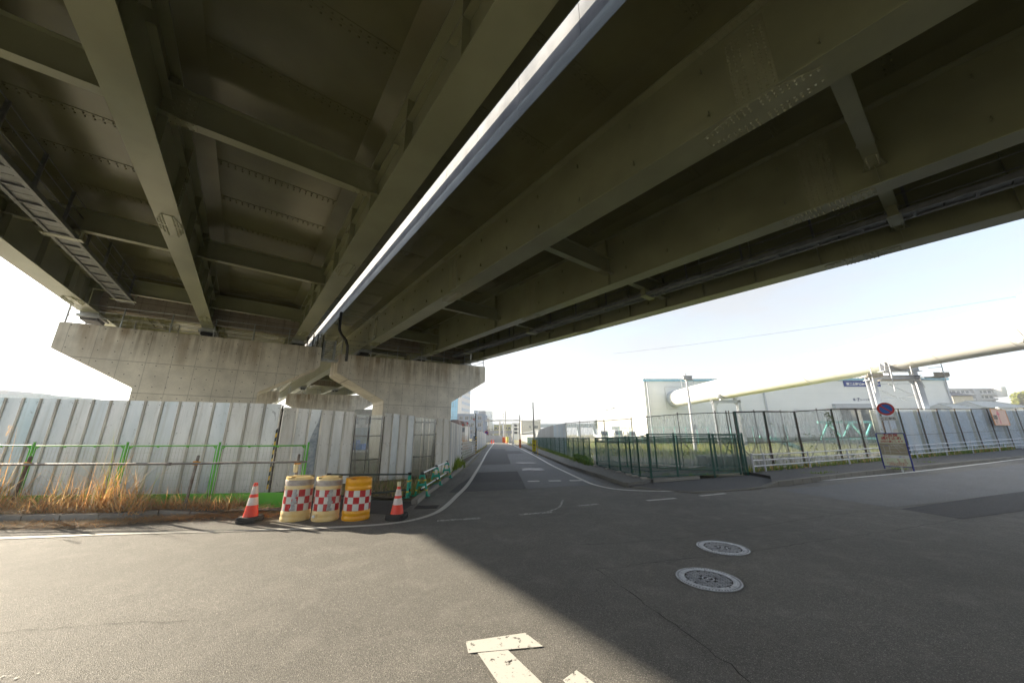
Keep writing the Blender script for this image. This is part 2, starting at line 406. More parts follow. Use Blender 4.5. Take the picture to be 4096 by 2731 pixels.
# ---- inspection walkways slung under the cross beams
def walkway(label, t0,t1, rel, rails, bs):
    w=thing('inspection_walkway',label,'walkway',tuple(P((t0+t1)/2,5,6.5)),BTH,'inspection walkways under the bridges')
    f=MB(); sbox(f,t0,t0+.045,-12,23.9,rel,rel+.13); sbox(f,t1-.045,t1,-12,23.9,rel,rel+.13)
    sbox(f,t0,t0+.1,-12,23.9,rel-.012,rel-.002); sbox(f,t1-.1,t1,-12,23.9,rel-.012,rel-.002)
    f.build('side_channel',GALVD,w)
    g=MB(); s=-12
    while s<23.5: sbox(g,t0+.046,t1-.046,s+.01,s+.93,rel+.03,rel+.045); sbox(g,t0+.046,t1-.046,s+.44,s+.5,rel-.02,rel+.028); s+=.95
    g.build('floor_plate',GALVD,w)
    p=MB(); tr=t1-.03 if rails>0 else t0+.03; s=-11.5
    while s<23.9:
        sbox(p,tr-.035,tr+.035,s,s+.012,rel+.02,rel+1.12); sbox(p,tr+.023,tr+.035,s,s+.06,rel+.02,rel+1.12); s+=1.9
    for z in (.4,.75,1.1): p.tube(R(tr,-12,rel+z),R(tr,23.9,rel+z),.014,6)
    p.build('handrail',GALVD,w)
    for s in bs:
        b=MB(); sbox(b,t0-.12,t1+.12,s-.13,s+.13,rel-.03,rel-.014)
        for tt in (t0-.06,t1+.06):
            sbox(b,tt-.01,tt+.01,s-.1,s+.1,rel-.015,rel+.32)
            for q in (-.08,.08): bolt(b,R(tt+.03 if tt<t0 else tt-.03,s+q,rel-.0305),(0,0,-1),.016)
        b.build('hanger_bracket',STEEL,w)
walkway('galvanised walkway slung under the left bridge, beside its outer girder',-5.72,-5.1,.6,1,[s for s in XL if s<24])
walkway('dark walkway slung under the bridge over the street, between its two outer girders',12.32,12.78,.22,1,[s for s in XR if s<24])

# ---- piers
def pier(label, poly, s0, dz, col_c, rails):
    base=P(col_c,s0+1.25,0)
    w=thing('bridge_pier',label,'bridge pier',tuple(base),BTH,'concrete bridge piers')
    cap=[q for q in poly if q[1]>1]; lo=[q for q in poly if q[1]<=1]
    zc=min(q[1] for q in cap)
    m=MB(); m.prism([P(t,s0,z+dz) for t,z in poly],BS*2.5); body=m.build('pier_body',CONC,w,bevel=.06)
    # thin shadow-gap joint lip under the cap ends
    tl=min(q[0] for q in poly); tr=max(q[0] for q in poly)
    top=lambda t:(poly[0][1]+(poly[1][1]-poly[0][1])*(t-poly[0][0])/(poly[1][0]-poly[0][0]))+dz
    r=MB(); n=int((tr-tl)/1.72)
    for sy in (s0+.1,s0+2.4):
        for i in range(n+1):
            t=tl+.15+i*(tr-tl-.3)/n; r.bar(P(t,sy,top(t)),P(t,sy,top(t)+.98),.05,.05)
        for z in (.35,.66,.97): r.tube(P(tl+.15,sy,top(tl+.15)+z),P(tr-.15,sy,top(tr-.15)+z),.017,6)
    for t in (tl+.15,tr-.15):
        for z in (.35,.66,.97): r.tube(P(t,s0+.1,top(t)+z),P(t,s0+2.4,top(t)+z),.017,6)
    r.build('pier_railing',GALV,w)
    return w
PL=[(-7.31,6.61),(3.29,6.95),(3.32,5.71),(.42,3.92),(.42,-.6),(-4.49,-.6),(-4.49,3.8),(-7.31,5.38)]
PR=[(4.31,6.67),(15.6,7.08),(15.6,5.79),(12.56,3.97),(12.56,-.6),(7.4,-.6),(7.4,3.81),(4.31,5.42)]
pier('wide hammerhead concrete pier behind the left steel hoarding, rust streaks on its cap',PL,24.17,0,-2,1)
pier('tall hammerhead concrete pier beside the street, its lit left edge seen through the clear panels',PR,24.17,0,10,1)
pier('farther concrete pier seen through the gap under the near left pier cap',PL,55.5,.3,-2,0)
pier('farther concrete pier, dark stains along its top, seen between the two near piers',PR,55.5,.3,10,0)
m=MB()
m.path([P(4.02,23.6,9.3),P(4.02,23.6,8.3),P(4.04,23.6,8.1),P(4.19,23.6,7.82),P(4.5,23.65,7.5),P(4.68,23.8,7.15),P(4.74,24.0,6.5),P(4.74,24.0,6.2)],.085,12)
tag(m.build('drain_pipe',DARKP,None,True),'black bent drain pipe hanging from the bridge deck down to the street-side pier','drain pipe')
m=MB(); w=thing('access_platform','grey steel access platform with ladder rungs spanning the two pier caps','platform',tuple(P(3.8,24.6,6.2)),BTH)
m.bar(P(3.1,24.5,6.2),P(4.45,24.5,6.2),.5,.12); m.build('platform_floor',GALV,w)
m=MB()
for t in (3.42,4.05):
    for s in (24.3,24.75): m.bar(P(t,s,6.26),P(t,s,7.5),.06,.06)
for i in range(9):
    z=6.35+i*.14; m.tube(P(3.42,24.3,z),P(4.05,24.3,z),.014,6); m.tube(P(3.42,24.75,z),P(4.05,24.75,z),.014,6)
m.build('cage',GALV,w)
m=MB()
for t in (2.45,2.75,3.0,3.3): m.bar(P(t,24.25,6.85),P(t,24.25,7.75 if t>2.6 else 7.5),.05,.05)
for z in (7.2,7.5,7.75): m.tube(P(2.45 if z<7.6 else 2.75,24.25,z),P(3.3,24.25,z),.016,6)
m.build('platform_gate',DARKP,w)
# ================================================================ GROUND
rg=random.Random(5)
def sheet(name, pts, z, mat, parent=None):
    m=MB()
    if name=='pavement': m.prism([(x,y,z-.16) for x,y in pts],(0,0,.16))
    else: m.poly([(x,y,z) for x,y in pts])
    return m.build(name,mat,parent)
EARTH=M('earth',(.22,.20,.14),.95,0,col2=(.22,.22,.10),vs=.12,bmp=.4,bs=4)
g=sheet('ground',[(-450,-160),(560,-160),(560,520),(-450,520)],-.03,EARTH); struct(g)
ASP=asphalt('asphalt',(.10,.097,.09),(.252,.24,.218),speck=190,b=.8,stain=.4)
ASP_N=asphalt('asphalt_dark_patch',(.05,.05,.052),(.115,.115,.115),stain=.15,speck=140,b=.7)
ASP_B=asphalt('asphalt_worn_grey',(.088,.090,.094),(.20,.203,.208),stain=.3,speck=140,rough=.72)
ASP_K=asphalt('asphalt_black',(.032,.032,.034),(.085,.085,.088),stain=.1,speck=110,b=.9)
KERB=concrete('kerb_concrete',(.27,.26,.235),(.12,.11,.09),rust=.2,joints=False,streak_top=3)
KERBD=concrete('kerb_dark',(.20,.19,.165),(.06,.055,.045),rust=.1,joints=False,streak_top=3)
PAINT=M('road_paint',(.72,.71,.67),.7,0,col2=(.50,.49,.46),vs=9,lo=.45,hi=.75,bmp=.3,bs=60)
def wornpaint(name,amt,sc):
    m,nt,p,out=newmat(name); p.inputs['Base Color'].default_value=(.62,.61,.57,1); p.inputs['Roughness'].default_value=.75
    n=noise(nt,coords(nt),sc,4,.75); a=ramp(nt,n,[(amt-.04,1),(amt+.04,0)]); lk(nt,a,p.inputs['Alpha']); return m
WORN=wornpaint('worn_road_paint',.62,14); WORN2=wornpaint('very_worn_road_paint',.5,22)
RD=[(-60,2.2),(-12,7.0),(-9.3,7.2),(-7.1,7.62),(-5.4,7.8),(-4.2,8.05),(-3.9,9.0),(-2.75,9.45),(-2.3,9.2),(-2.3,12),(-2.3,18),(-2.4,24),(-2.9,34),(-3.4,46),(-4.2,66),(-7.0,130),(0.0,130),(.3,66),(1.0,46),(2.06,29.1),(2.73,17.6),(3.28,13.6),(3.46,11.55),(4.96,10.2),(6.97,10.75),(7.95,11.3),(8.95,11.75),(12.66,13.7),(18.4,16.4),(31.5,22.4),(60,36),(60,-60),(-60,-60)]
road=struct(sheet('road',RD,0,ASP))
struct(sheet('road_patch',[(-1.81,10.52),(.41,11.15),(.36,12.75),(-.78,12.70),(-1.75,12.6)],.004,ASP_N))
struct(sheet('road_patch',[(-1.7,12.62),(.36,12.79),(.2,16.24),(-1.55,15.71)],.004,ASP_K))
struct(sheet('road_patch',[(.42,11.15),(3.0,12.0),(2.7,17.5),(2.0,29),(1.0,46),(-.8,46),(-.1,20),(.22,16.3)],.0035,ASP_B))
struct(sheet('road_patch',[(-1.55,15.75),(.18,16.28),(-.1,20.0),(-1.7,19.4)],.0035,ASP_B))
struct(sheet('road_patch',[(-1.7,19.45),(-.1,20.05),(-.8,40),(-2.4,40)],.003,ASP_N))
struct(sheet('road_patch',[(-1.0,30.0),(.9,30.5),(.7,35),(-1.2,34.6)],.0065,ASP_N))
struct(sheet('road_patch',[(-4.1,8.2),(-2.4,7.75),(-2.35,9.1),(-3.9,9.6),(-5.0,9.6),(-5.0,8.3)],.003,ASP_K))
struct(sheet('road_patch',[(8.35,8.12),(8.5,7.18),(10.7,7.9),(16,10.3),(30,17),(30,18.5),(11.8,9.45)],.004,ASP_K))
struct(sheet('road_patch',[(7.69,10.7),(8.27,8.26),(9.94,8.79),(14.14,10.3),(32,19.5),(32,21.4),(18.5,15.2)],.0045,ASP_B))
IRON=M('iron_plate',(.14,.13,.13),.5,.6,var=.3,vs=5,bmp=.3,bs=40)
for i,q in enumerate(([(.22,21.26),(1.23,21.2),(1.3,19.99),(.27,20.05)],[(.44,17.49),(1.35,17.7),(1.42,16.41),(.45,16.45)])):
    m=MB(); m.prism([(x,y,.004) for x,y in q],(0,0,.008)); c0=Vector(q[0]); 
    o=m.build('cover_plate',IRON); tag(o,'dark rectangular cover set in the street, '+('farther of the two' if i==0 else 'nearer of the two'),'cover plate','rectangular covers in the street')
# --- painted lines
def ribbon(name, pts, w, z, mat, kind=True, wob=0):
    m=MB(); L=[]; R_=[]
    for i,p in enumerate(pts):
        a=Vector(pts[max(i-1,0)]); b=Vector(pts[min(i+1,len(pts)-1)]); d=(b-a).normalized(); n=Vector((-d.y,d.x)); p=Vector(p)
        ww=w*(1+rg.uniform(-wob,wob)); L.append(p+n*ww/2); R_.append(p-n*ww/2)
    for i in range(len(pts)-1):
        m.add([(L[i].x,L[i].y,z),(R_[i].x,R_[i].y,z),(R_[i+1].x,R_[i+1].y,z),(L[i+1].x,L[i+1].y,z)],[(0,1,2,3)])
    o=m.build(name,mat); return struct(o)
def smooth(pts,k=8):
    pts=[Vector(p) for p in pts]; out=[]
    for i in range(len(pts)-1):
        p0=pts[max(i-1,0)];p1=pts[i];p2=pts[i+1];p3=pts[min(i+2,len(pts)-1)]
        for j in range(k):
            t=j/k; out.append(.5*((2*p1)+(p2-p0)*t+(2*p0-5*p1+4*p2-p3)*t*t+(3*p1-p0-3*p2+p3)*t**3))
    return out+[pts[-1]]
Lw=smooth([(-30,3.5),(-14,5.45),(-8.27,6.2),(-6.49,6.45),(-4.52,6.62),(-2.87,6.85),(-2.1,7.15),(-1.72,7.65),(-1.55,8.4),(-1.5,9.95),(-1.47,12.12),(-1.62,16.7),(-1.83,22.1),(-2.4,36),(-3.31,65)])
# old line made of short cracked pieces near the camera
acc=0
for i in range(len(Lw)-1):
    a,b=Lw[i],Lw[i+1]; d=(b-a).length; n=max(1,int(d/.28)) if -9.5<a.x<-1.7 and a.y<7.8 else 1
    for k in range(n):
        p=a.lerp(b,k/n); q=a.lerp(b,(k+1)/n); e=(q-p).normalized(); g_=.008 if n>1 else 0; nn=Vector((-e.y,e.x))
        if i==0 and k==0: mbL=MB()
        w_=.12*(1+(rg.uniform(-.1,.1) if n>1 else 0))/2; sk=rg.uniform(-.02,.02) if n>1 else 0
        p=p+e*g_; q=q-e*g_*rg.random() if n>1 else q
        mbL.add([tuple(p+nn*w_+e*sk)+(.008,),tuple(p-nn*w_)+(.008,),tuple(q-nn*w_)+(.008,),tuple(q+nn*w_+e*sk)+(.008,)],[(0,1,2,3)])
struct(mbL.build('road_marking',wornpaint('edge_line_paint',.66,10)))
Rw=smooth([(-.9,65),(.42,48.4),(1.62,28.2),(2.02,19.6),(2.3,15.6),(2.49,13.1),(2.6,12.1),(2.84,11.34),(3.2,10.9),(3.85,10.66),(4.99,10.58),(6.45,10.9),(9.09,12.1),(12.23,13.35),(18.5,16.1),(31.9,22.6),(55,34)])
ribbon('road_marking',Rw,.13,.009,PAINT)
for x0,y0,x1,y1 in ((.52,12.83,.93,12.88),(1.26,12.92,1.69,12.96),(2.0,12.98,2.42,13.0)):
    ribbon('road_marking',[(x0,y0),(x1,y1)],.24,.0085,PAINT)
for a,b,mt in (((-1.44,7.24),(-.63,7.45),WORN2),((.14,7.74),(.84,7.96),WORN2),((3.3,9.2),(4.14,9.5),WORN),((4.93,9.82),(5.81,10.19),WORN),((1.5,8.6),(2.0,8.8),WORN2)):
    ribbon('road_marking',[a,b],.12,.006,mt)
ribbon('road_marking',smooth([(1.25,9.3),(1.12,8.75),(1.0,8.35),(.7,7.95)]),.05,.007,WORN2)
# stop mark: worn character stroke at the bottom of the view
m=MB()
for q in ([(-.38,3.27),(-.34,3.12),(.23,3.2),(.1,3.39)],[(-.27,3.12),(-.04,3.155),(.2,2.78),(.45,2.3),(.2,2.25),(-.08,2.75)],[(.44,2.92),(.33,2.82),(.5,2.45),(.75,2.5)]):
    m.add([(x,y,.007) for x,y in q],[tuple(range(len(q)))])
struct(m.build('road_marking',WORN))
ribbon('road_marking',[(-6.4,2.35),(-4.8,2.62),(-3.3,2.9)],.10,.006,wornpaint('nearly_gone_paint',.42,16))
# --- cracks
CR=M('crack_dark',(.03,.029,.027),.9)  # plain dark strips drawn for the cracks
def crack(pts,w=.012):
    out=[]
    for a,b in zip(pts,pts[1:]):
        a,b=Vector(a),Vector(b); n=max(2,int((b-a).length/.09)); nn=Vector((-(b-a).y,(b-a).x)).normalized()
        for k in range(n): out.append(a.lerp(b,k/n)+nn*rg.gauss(0,.012))
    out.append(Vector(pts[-1])); ribbon('crack',out,w,.0055,CR,wob=.6)
for c in ([(1.0,5.75),(1.7,5.84),(3.0,6.14),(4.76,6.91),(6.95,7.79),(8.13,8.13),(8.35,8.12)],[(1.03,4.79),(1.39,4.87),(2.11,5.08),(2.75,5.24)],[(3.25,5.38),(4.8,5.92),(6.57,6.49),(8.55,7.22),(10.7,7.9),(16,10.2)],
          [(1.03,4.79),(1.26,3.97),(1.47,3.25),(1.62,2.6),(1.8,2.0)],[(.36,11.2),(.1,14),(.2,16.2)],[(-1.35,12.7),(-1.1,15.8)],[(-2.2,9.2),(-1.85,13.4),(-2.0,15.5)],[(1.6,17),(2.2,13.4)],
          [(-7,2.75),(-5.6,2.9),(-4.6,3.4)],[(-4.9,3.3),(-3.7,3.55),(-2.9,3.62)]): crack(c,.006 if c[0][0]<-3 else .008)
# --- kerbs and pavements
def kerb(name, pts, w, h, mat, z0=-.02, seg=.6, left=True, hs=None):
    """row of kerb stones along pts, one mesh (joints cut between stones)"""
    pts=[Vector(p) for p in pts]; m=MB(); tot=0
    for i in range(len(pts)-1):
        a,b=pts[i],pts[i+1]; L_=(b-a).length; n=max(1,round(L_/seg)); d=(b-a)/n; e=d.normalized(); nn=Vector((-e.y,e.x))*(w if left else -w)
        for k in range(n):
            p=a+d*k+e*.006; q=a+d*(k+1)-e*.006; j=rg.uniform(-.006,.006)
            hh=h+j; h0=h1=hh
            if hs: h0=hs(i,k/n)+j; h1=hs(i,(k+1)/n)+j
            c=[p,q,q+nn,p+nn] if left else [q,p,p+nn,q+nn]; zz=[h0,h1,h1,h0] if left else [h1,h0,h0,h1]
            m.hexa([(v.x,v.y,z0) for v in c]+[(v.x+(0 if t>1 else 0),v.y,z) for t,(v,z) in enumerate(zip(c,zz))])
    o=m.build(name,mat,bevel=.012); return struct(o)
kerb('kerb',[(-30,4.9),(-12,6.95),(-9.3,7.15),(-7.9,7.2),(-7.1,7.55),(-6.0,7.75)],.16,.15,KERB,hs=lambda i,t:.15 if i<4 else .15-.10*t)
kerb('kerb',[(-2.25,8.85),(-2.3,9.9),(-2.32,12.5),(-2.35,16),(-2.45,21),(-2.8,31),(-3.3,45)],.15,.10,KERB)
kerb('kerb',[(3.48,11.48),(3.28,13.6),(2.73,17.6),(2.06,29.1),(1.4,42),(.6,60)],.12,.12,KERBD,left=False)
kerb('kerb',[(3.6,11.35),(4.2,10.75),(4.96,10.3),(6.0,10.5),(6.95,10.85),(7.6,11.15)],.12,.03,KERBD)
kerb('kerb',[(7.6,11.15),(8.25,11.48),(8.95,11.8),(12.66,13.75),(18.4,16.45),(31.5,22.5),(55,34.3)],.16,.14,KERBD,hs=lambda i,t:.03+.11*t if i==0 else .14)
SIDE=asphalt('pavement_asphalt',(.12,.117,.108),(.24,.235,.215),speck=130,b=.6)
struct(sheet('pavement',[(3.58,11.5),(3.38,13.6),(2.84,17.6),(2.17,29.1),(1.5,42),(.8,60),(2.6,60),(3.45,42),(3.6,29),(3.95,18),(4.2,15.8),(4.55,13.2),(4.78,12.45),(4.3,11.9)],.118,SIDE))
struct(sheet('pavement',[(3.6,11.42),(4.25,10.87),(4.96,10.42),(5.95,10.6),(6.9,10.97),(7.55,11.27),(8.2,11.65),(9.2,13.2),(9.3,14.3),(7.4,13.4),(5.8,12.85),(4.8,12.45),(4.3,11.95)],.032,asphalt('corner_asphalt',(.055,.055,.056),(.14,.14,.14),speck=120,b=.8)))
struct(sheet('pavement',[(8.1,11.6),(8.9,11.98),(12.6,13.92),(18.3,16.6),(31.4,22.7),(55,34.4),(55,37.5),(31,26.0),(16.5,18.25),(11.1,15.55),(9.2,14.6),(9.1,13.0)],.128,asphalt('pavement_dark',(.06,.06,.06),(.125,.123,.118),speck=130,b=.6)))
GRAV=M('gravel_bed',(.30,.29,.27),.95,0,col2=(.13,.125,.115),vs=40,bmp=1.0,bs=60,lo=.4,hi=.6)
struct(sheet('gravel_bed',[(4.75,12.6),(9.05,14.25),(8.95,14.5),(8.17,14.5),(7.02,15.33),(6.28,15.9),(5.2,16.54),(3.95,17.3)],.12,GRAV))
m=MB(); m.prism([(4.62,12.14,.03),(4.9,12.3,.03),(6.6,12.98,.03),(6.6,13.1,.03),(4.8,12.5,.03)],(0,0,.10)); struct(m.build('kerb',KERB,bevel=.01))
# verge soil behind the left kerb and between hoarding and street
SOIL=M('verge_soil',(.17,.13,.085),.95,0,col2=(.10,.085,.055),vs=3,bmp=.8,bs=30)
struct(sheet('soil',[(-30,5.1),(-12,7.1),(-9.3,7.3),(-8,7.35),(-7.2,7.7),(-6.2,7.95),(-5.2,8.1),(-5.0,9.6),(-4.0,9.62),(-2.8,9.5),(-2.45,9.1),(-2.45,12.5),(-2.5,16),(-2.6,21),(-3.0,31),(-3.5,46),(-6,46),(-3.6,22),(-3.0,15),(-4.7,13.2),(-5.6,12.6),(-7,10.8),(-14,10.5),(-30,9.8)],.03,SOIL))
struct(sheet('soil',[(-30,5.08),(-12,7.1),(-9.3,7.3),(-8,7.33),(-7.2,7.66),(-6.1,7.9),(-6.1,8.0),(-7,8.15),(-12,8.05),(-30,7.6)],.11,SOIL))
struct(sheet('field',[(3.9,18.5),(9.0,15.6),(14,17.6),(22,21.5),(60,41),(60,54),(21,54),(19,120),(5.4,120),(3.2,60)],-.005,M('field_grass',(.21,.20,.05),.95,0,col2=(.12,.15,.03),vs=.5,bmp=1,bs=12)))
struct(sheet('field',[(4.1,18.2),(9.0,15.5),(14,17.5),(22,21.4),(60,40.9),(60,45),(22,25.5),(12,23),(6,27)],.002,M('bare_ground',(.19,.18,.15),.95,0,col2=(.13,.12,.09),vs=1.5,bmp=.8,bs=25)))
struct(sheet('yard',[(-60,13),(-14,12.2),(-7,12.2),(-5.2,13.2),(-3.2,15.5),(-3.7,30),(-4,60),(-60,60)],-.01,M('yard_mud',(.38,.35,.28),.9,0,col2=(.26,.25,.17),vs=.8,bmp=1,bs=9)))

# --- drain grate, manhole covers
MH=M('cast_iron',(.36,.37,.39),.45,.7,var=.25,vs=14); MHD=M('cast_iron_recess',(.035,.033,.033),.8)
def manhole():
    w=thing('manhole_cover','x','manhole cover',(0,0,0),0,'round manhole covers in the road')
    m=MB(); m.lathe([(.335,.001),(.335,.009),(.285,.009),(.285,.004)],64); m.build('rim',MH,w,smooth=False)
    m=MB()
    for i in range(64):
        a=2*PI*i/64; m.obox(Vector((math.cos(a),math.sin(a),0))*.302+Vector((0,0,.0092)),Vector((math.cos(a),math.sin(a),0))*.018,Vector((-math.sin(a),math.cos(a),0))*.011,(0,0,.0008))
    m.build('rim_slots',MHD,w)
    m=MB(); m.lathe([(0,.004),(.284,.004)],48); m.build('recess',MHD,w)
    m=MB(); m.lathe([(.283,.0045),(.283,.010),(.243,.010),(.243,.0045)],64)
    m.lathe([(.066,.0045),(.066,.0105),(.052,.0105),(.052,.0045)],32)
    # honeycomb of rings and studs
    d=.047
    for i in range(-7,8):
        for j in range(-7,8):
            x=(i+.5*(j%2))*d; y=j*d*.866; r=math.hypot(x,y)
            if r<.222 and r>.085:
                m.lathe([(.0215,.0045),(.0215,.0095),(.0165,.0095),(.0165,.0045)],6,(x,y,0)); m.lathe([(.008,.0045),(.008,.0095),(0,.0095)],6,(x,y,0))
    # emblem: flattened diamond with two chevrons
    for s in (1,-1):
        m.bar((-.04*s,0,.0075),(-.012*s,.018*s,.0075),.007,.006); m.bar((-.04*s,0,.0075),(-.01*s,-.02*s,.0075),.007,.006); m.bar((-.024*s,.0,.0075),(.016*s,.015*s,.0075),.006,.006)
    m.build('cover',MH,w)
    m=MB()
    for a in (.7,2.8,4.6): m.box(.262*math.cos(a)-.012,.262*math.cos(a)+.012,.262*math.sin(a)-.008,.262*math.sin(a)+.008,.0102,.0108)
    m.build('lifting_slots',MHD,w)
    return w
mh=manhole(); mh.location=(2.21,4.47,.001); mh.rotation_euler=(0,0,.5); mh['label']='pale round manhole cover with a honeycomb pattern, nearer the camera'
dup(mh,(3.02,5.57,.001),.9,'pale round manhole cover on the road crack, farther from the camera')
w=thing('drain_grate','black slotted drain grate in the gutter beside the right traffic cone','drain grate',(-1.95,8.5,.0))
m=MB()
for i in range(22): x=-2.18+i*.0225; m.bar((x,8.3,.008),(x-.02,8.74,.008),.008,.012)
m.build('bars',IRON,w); m=MB(); m.poly([(-2.2,8.28,.0045),(-1.68,8.28,.0045),(-1.7,8.77,.0045),(-2.22,8.75,.0045)]); m.build('pit',MHD,w)
m=MB()
for a,b in (((-2.21,8.27),(-1.67,8.27)),((-1.67,8.27),(-1.69,8.78)),((-1.69,8.78),(-2.23,8.76)),((-2.23,8.76),(-2.21,8.27))): m.bar((*a,.007),(*b,.007),.03,.014)
m.build('grate_frame',KERB,w)
# ================================================================ LEFT SIDE: hoardings, fences, drums, cones
HOARD=[]
for i,(c,c2,r) in enumerate((((.74,.78,.79),(.55,.61,.63),.26),((.80,.80,.78),(.62,.64,.62),.32),((.64,.75,.78),(.50,.63,.67),.22),((.82,.81,.77),(.68,.66,.60),.45))):
    m,nt,p,out=newmat('hoarding_steel_%s'%('abcd'[i])); vec=coords(nt,(1.5,1.5,.35))
    c_=mixc(nt,ramp(nt,noise(nt,vec,1.5+i*.4,5,.6),[(.35,0),(.68,1)]),c,c2)
    sm=noise(nt,coords(nt,(2,2,1)),3.2,5,.7,1.2); c_=mixc(nt,ramp(nt,sm,[(.60,0),(.68,.6)]),c_,(.26,.26,.25))
    c_=mixc(nt,ramp(nt,noise(nt,coords(nt,(9,9,.25)),1.1,4),[(.56,0),(.72,.35)]),c_,(.40,.38,.31))
    lk(nt,c_,p.inputs['Base Color']); p.inputs['Metallic'].default_value=.25; p.inputs['Roughness'].default_value=r
    bump(nt,p,noise(nt,coords(nt,(1,1,.5)),2.2,2),.12,.03); HOARD.append(m)
RIB=M('hoarding_rib',(.62,.60,.54),.45,.5,var=.3,vs=4,stretch=(1,1,.2))
BOLT=M('bolt_dark',(.05,.045,.04),.6)
WHITEP=M('white_sheet_steel',(.62,.64,.66),.45,.2,col2=(.50,.50,.50),vs=1.3,stretch=(2,2,.2))
CLEAR=glassy('clear_sheet',(.90,.92,.90),.30,.3,(.75,.72,.62)); CLEAR2=glassy('clear_sheet_clean',(.90,.92,.91),.22,.3)
PIPE=M('scaffold_pipe',(.20,.20,.19),.45,.6,col2=(.11,.09,.075),vs=8)
def panel(par, p, q, z0, h0, h1, mat, name='panel', ribs=True, face=-1, mids=(.0,)):
    """flat sheet with rolled ribs at both edges, standing from p to q"""
    p,q=Vector(p+(0,)) if len(p)==2 else Vector(p),Vector(q+(0,)) if len(q)==2 else Vector(q)
    u=(q-p).normalized(); n=Vector((u.y,-u.x,0)); W=(q-p).length; z=Vector((0,0,1)); m=MB()
    def pt(a,d,zz): return p+u*a+n*d+z*zz
    m.hexa([pt(.02,-.012,z0),pt(W-.02,-.012,z0),pt(W-.02,0,z0),pt(.02,0,z0),pt(.02,-.012,h0),pt(W-.02,-.012,h1),pt(W-.02,0,h1),pt(.02,0,h0)],0)
    if ribs:
        k=min(.03,W*.075)
        for a in (0.004,W-.004-k):
            hh=h0+(h1-h0)*a/W
            m.prism([pt(a,0.001,z0),pt(a,.02,z0),pt(a+k*.3,.03,z0),pt(a+k*.7,.03,z0),pt(a+k,.02,z0),pt(a+k,0.001,z0)],(0,0,hh-z0-.002),1)
        for zz in (z0+.1,(z0+h0)/2+.1,h0-.12):
            for a in (W*.17,W*.83): bolt(m,pt(a,.0005,zz),n,.011,.008,2)
    return m.build(name,[mat,RIB,BOLT],par)
def hoard(label, p, q, n, z0, h0, h1, mats, seed=1, name='steel_hoarding', backs=True):
    p=Vector(p);q=Vector(q); r=random.Random(seed)
    w=thing(name,label,'hoarding',((p.x+q.x)/2,(p.y+q.y)/2,0),0,'construction hoardings')
    for i in range(n):
        a=p.lerp(q,i/n); b=p.lerp(q,(i+1)/n); ha=h0+(h1-h0)*i/n; hb=h0+(h1-h0)*(i+1)/n
        if mats[i%len(mats)] in (CLEAR,CLEAR2): panel(w,(a.x,a.y),(b.x,b.y),z0,ha-.03,hb-.03,mats[i%len(mats)],'clear_panel',ribs=False)
        else: panel(w,(a.x,a.y),(b.x,b.y),z0,ha+r.uniform(-.008,.008),hb,mats[i%len(mats)])
    if backs:
        m=MB(); u=(q-p).normalized(); nn=Vector((-u.y,u.x))*.09
        if nn.y<0: nn=-nn
        for zz in (z0+.75,z0+1.55,min(h0,h1)-.15): m.tube((p.x+nn.x,p.y+nn.y,zz),(q.x+nn.x,q.y+nn.y,zz),.024,8)
        k=max(2,int((q-p).length/1.5))
        for i in range(k+1):
            c=p.lerp(q,(i+.04)/(k+.08))+nn*1.7; m.tube((c.x,c.y,z0),(c.x,c.y,min(h0,h1)-.03),.024,8)
            if i<k: e=p.lerp(q,(i+.7)/k)+nn*12; m.tube((c.x,c.y,z0+1.9),(e.x,e.y,z0),.022,8)
        m.build('back_frame',PIPE,w)
    return w
A0=Vector((-6.87,10.43)); dA=Vector((-1,-.042)).normalized()
A1=A0+dA*.49*22
mats=[HOARD[k] for k in (2,0,2,2,0,2,0,2,0,0,1,0,1,0,1,0,1,1,0,3,3,1)]
hoard('long pale steel hoarding behind the lime green mesh fence',tuple(A1),tuple(A0),22,-.02,2.75,2.49,mats,3)
B1=Vector((-5.53,12.41))
hoard('short hoarding run with a big grey scrape, behind the three drums',tuple(A0+Vector((.03,.05))),tuple(B1),6,.0,2.40,2.36,[HOARD[k] for k in (3,1,0,3,1,3)],4)
# scrape on the third panel
m,nt,p_,o_=newmat('scraped_zinc'); p_.inputs['Metallic'].default_value=.6; p_.inputs['Roughness'].default_value=.4
lk(nt,ramp(nt,noise(nt,coords(nt),9,6,.7),[(.4,(.20,.235,.26)),(.62,(.36,.39,.41)),(.75,(.13,.12,.11))]),p_.inputs['Base Color']); SCR=m
hw_=bpy.data.objects['steel_hoarding.001']; u=(B1-A0-Vector((.03,.05))).normalized(); nn=Vector((u.y,-u.x)); a=A0+Vector((.03,.05)); m=MB()
def hp(k,z): q=a+u*k+nn*.0025; return (q.x,q.y,z)
m.poly([hp(.82,.02),hp(1.16,.02),hp(1.17,.6),hp(1.17,1.25),hp(1.13,1.6),hp(1.15,2.0),hp(1.17,2.34),hp(1.13,2.3),hp(1.07,1.98),hp(.98,1.75),hp(.9,1.5),hp(.86,1.3),hp(.83,1.1)]); m.build('scrape',SCR,hw_)
hoard('pair of clear hoarding sheets with the pier foot visible behind',tuple(B1+Vector((.02,.01))),(-4.70,12.90),2,.0,2.30,2.30,[CLEAR],5,'clear_hoarding')
C0=Vector((-4.68,12.93)); C1=Vector((-2.51,14.32))
hoard('pale plain hoarding with four wide sheets, left of the wrinkled clear sheets',tuple(C0),tuple(C0.lerp(C1,.44)),4,.02,2.36,2.27,[HOARD[3],HOARD[0],HOARD[3],HOARD[0]],6)
hoard('three wrinkled clear hoarding sheets with pipe braces behind them',tuple(C0.lerp(C1,.445)),tuple(C0.lerp(C1,.775)),3,.03,2.25,2.2,[CLEAR],7,'clear_hoarding')
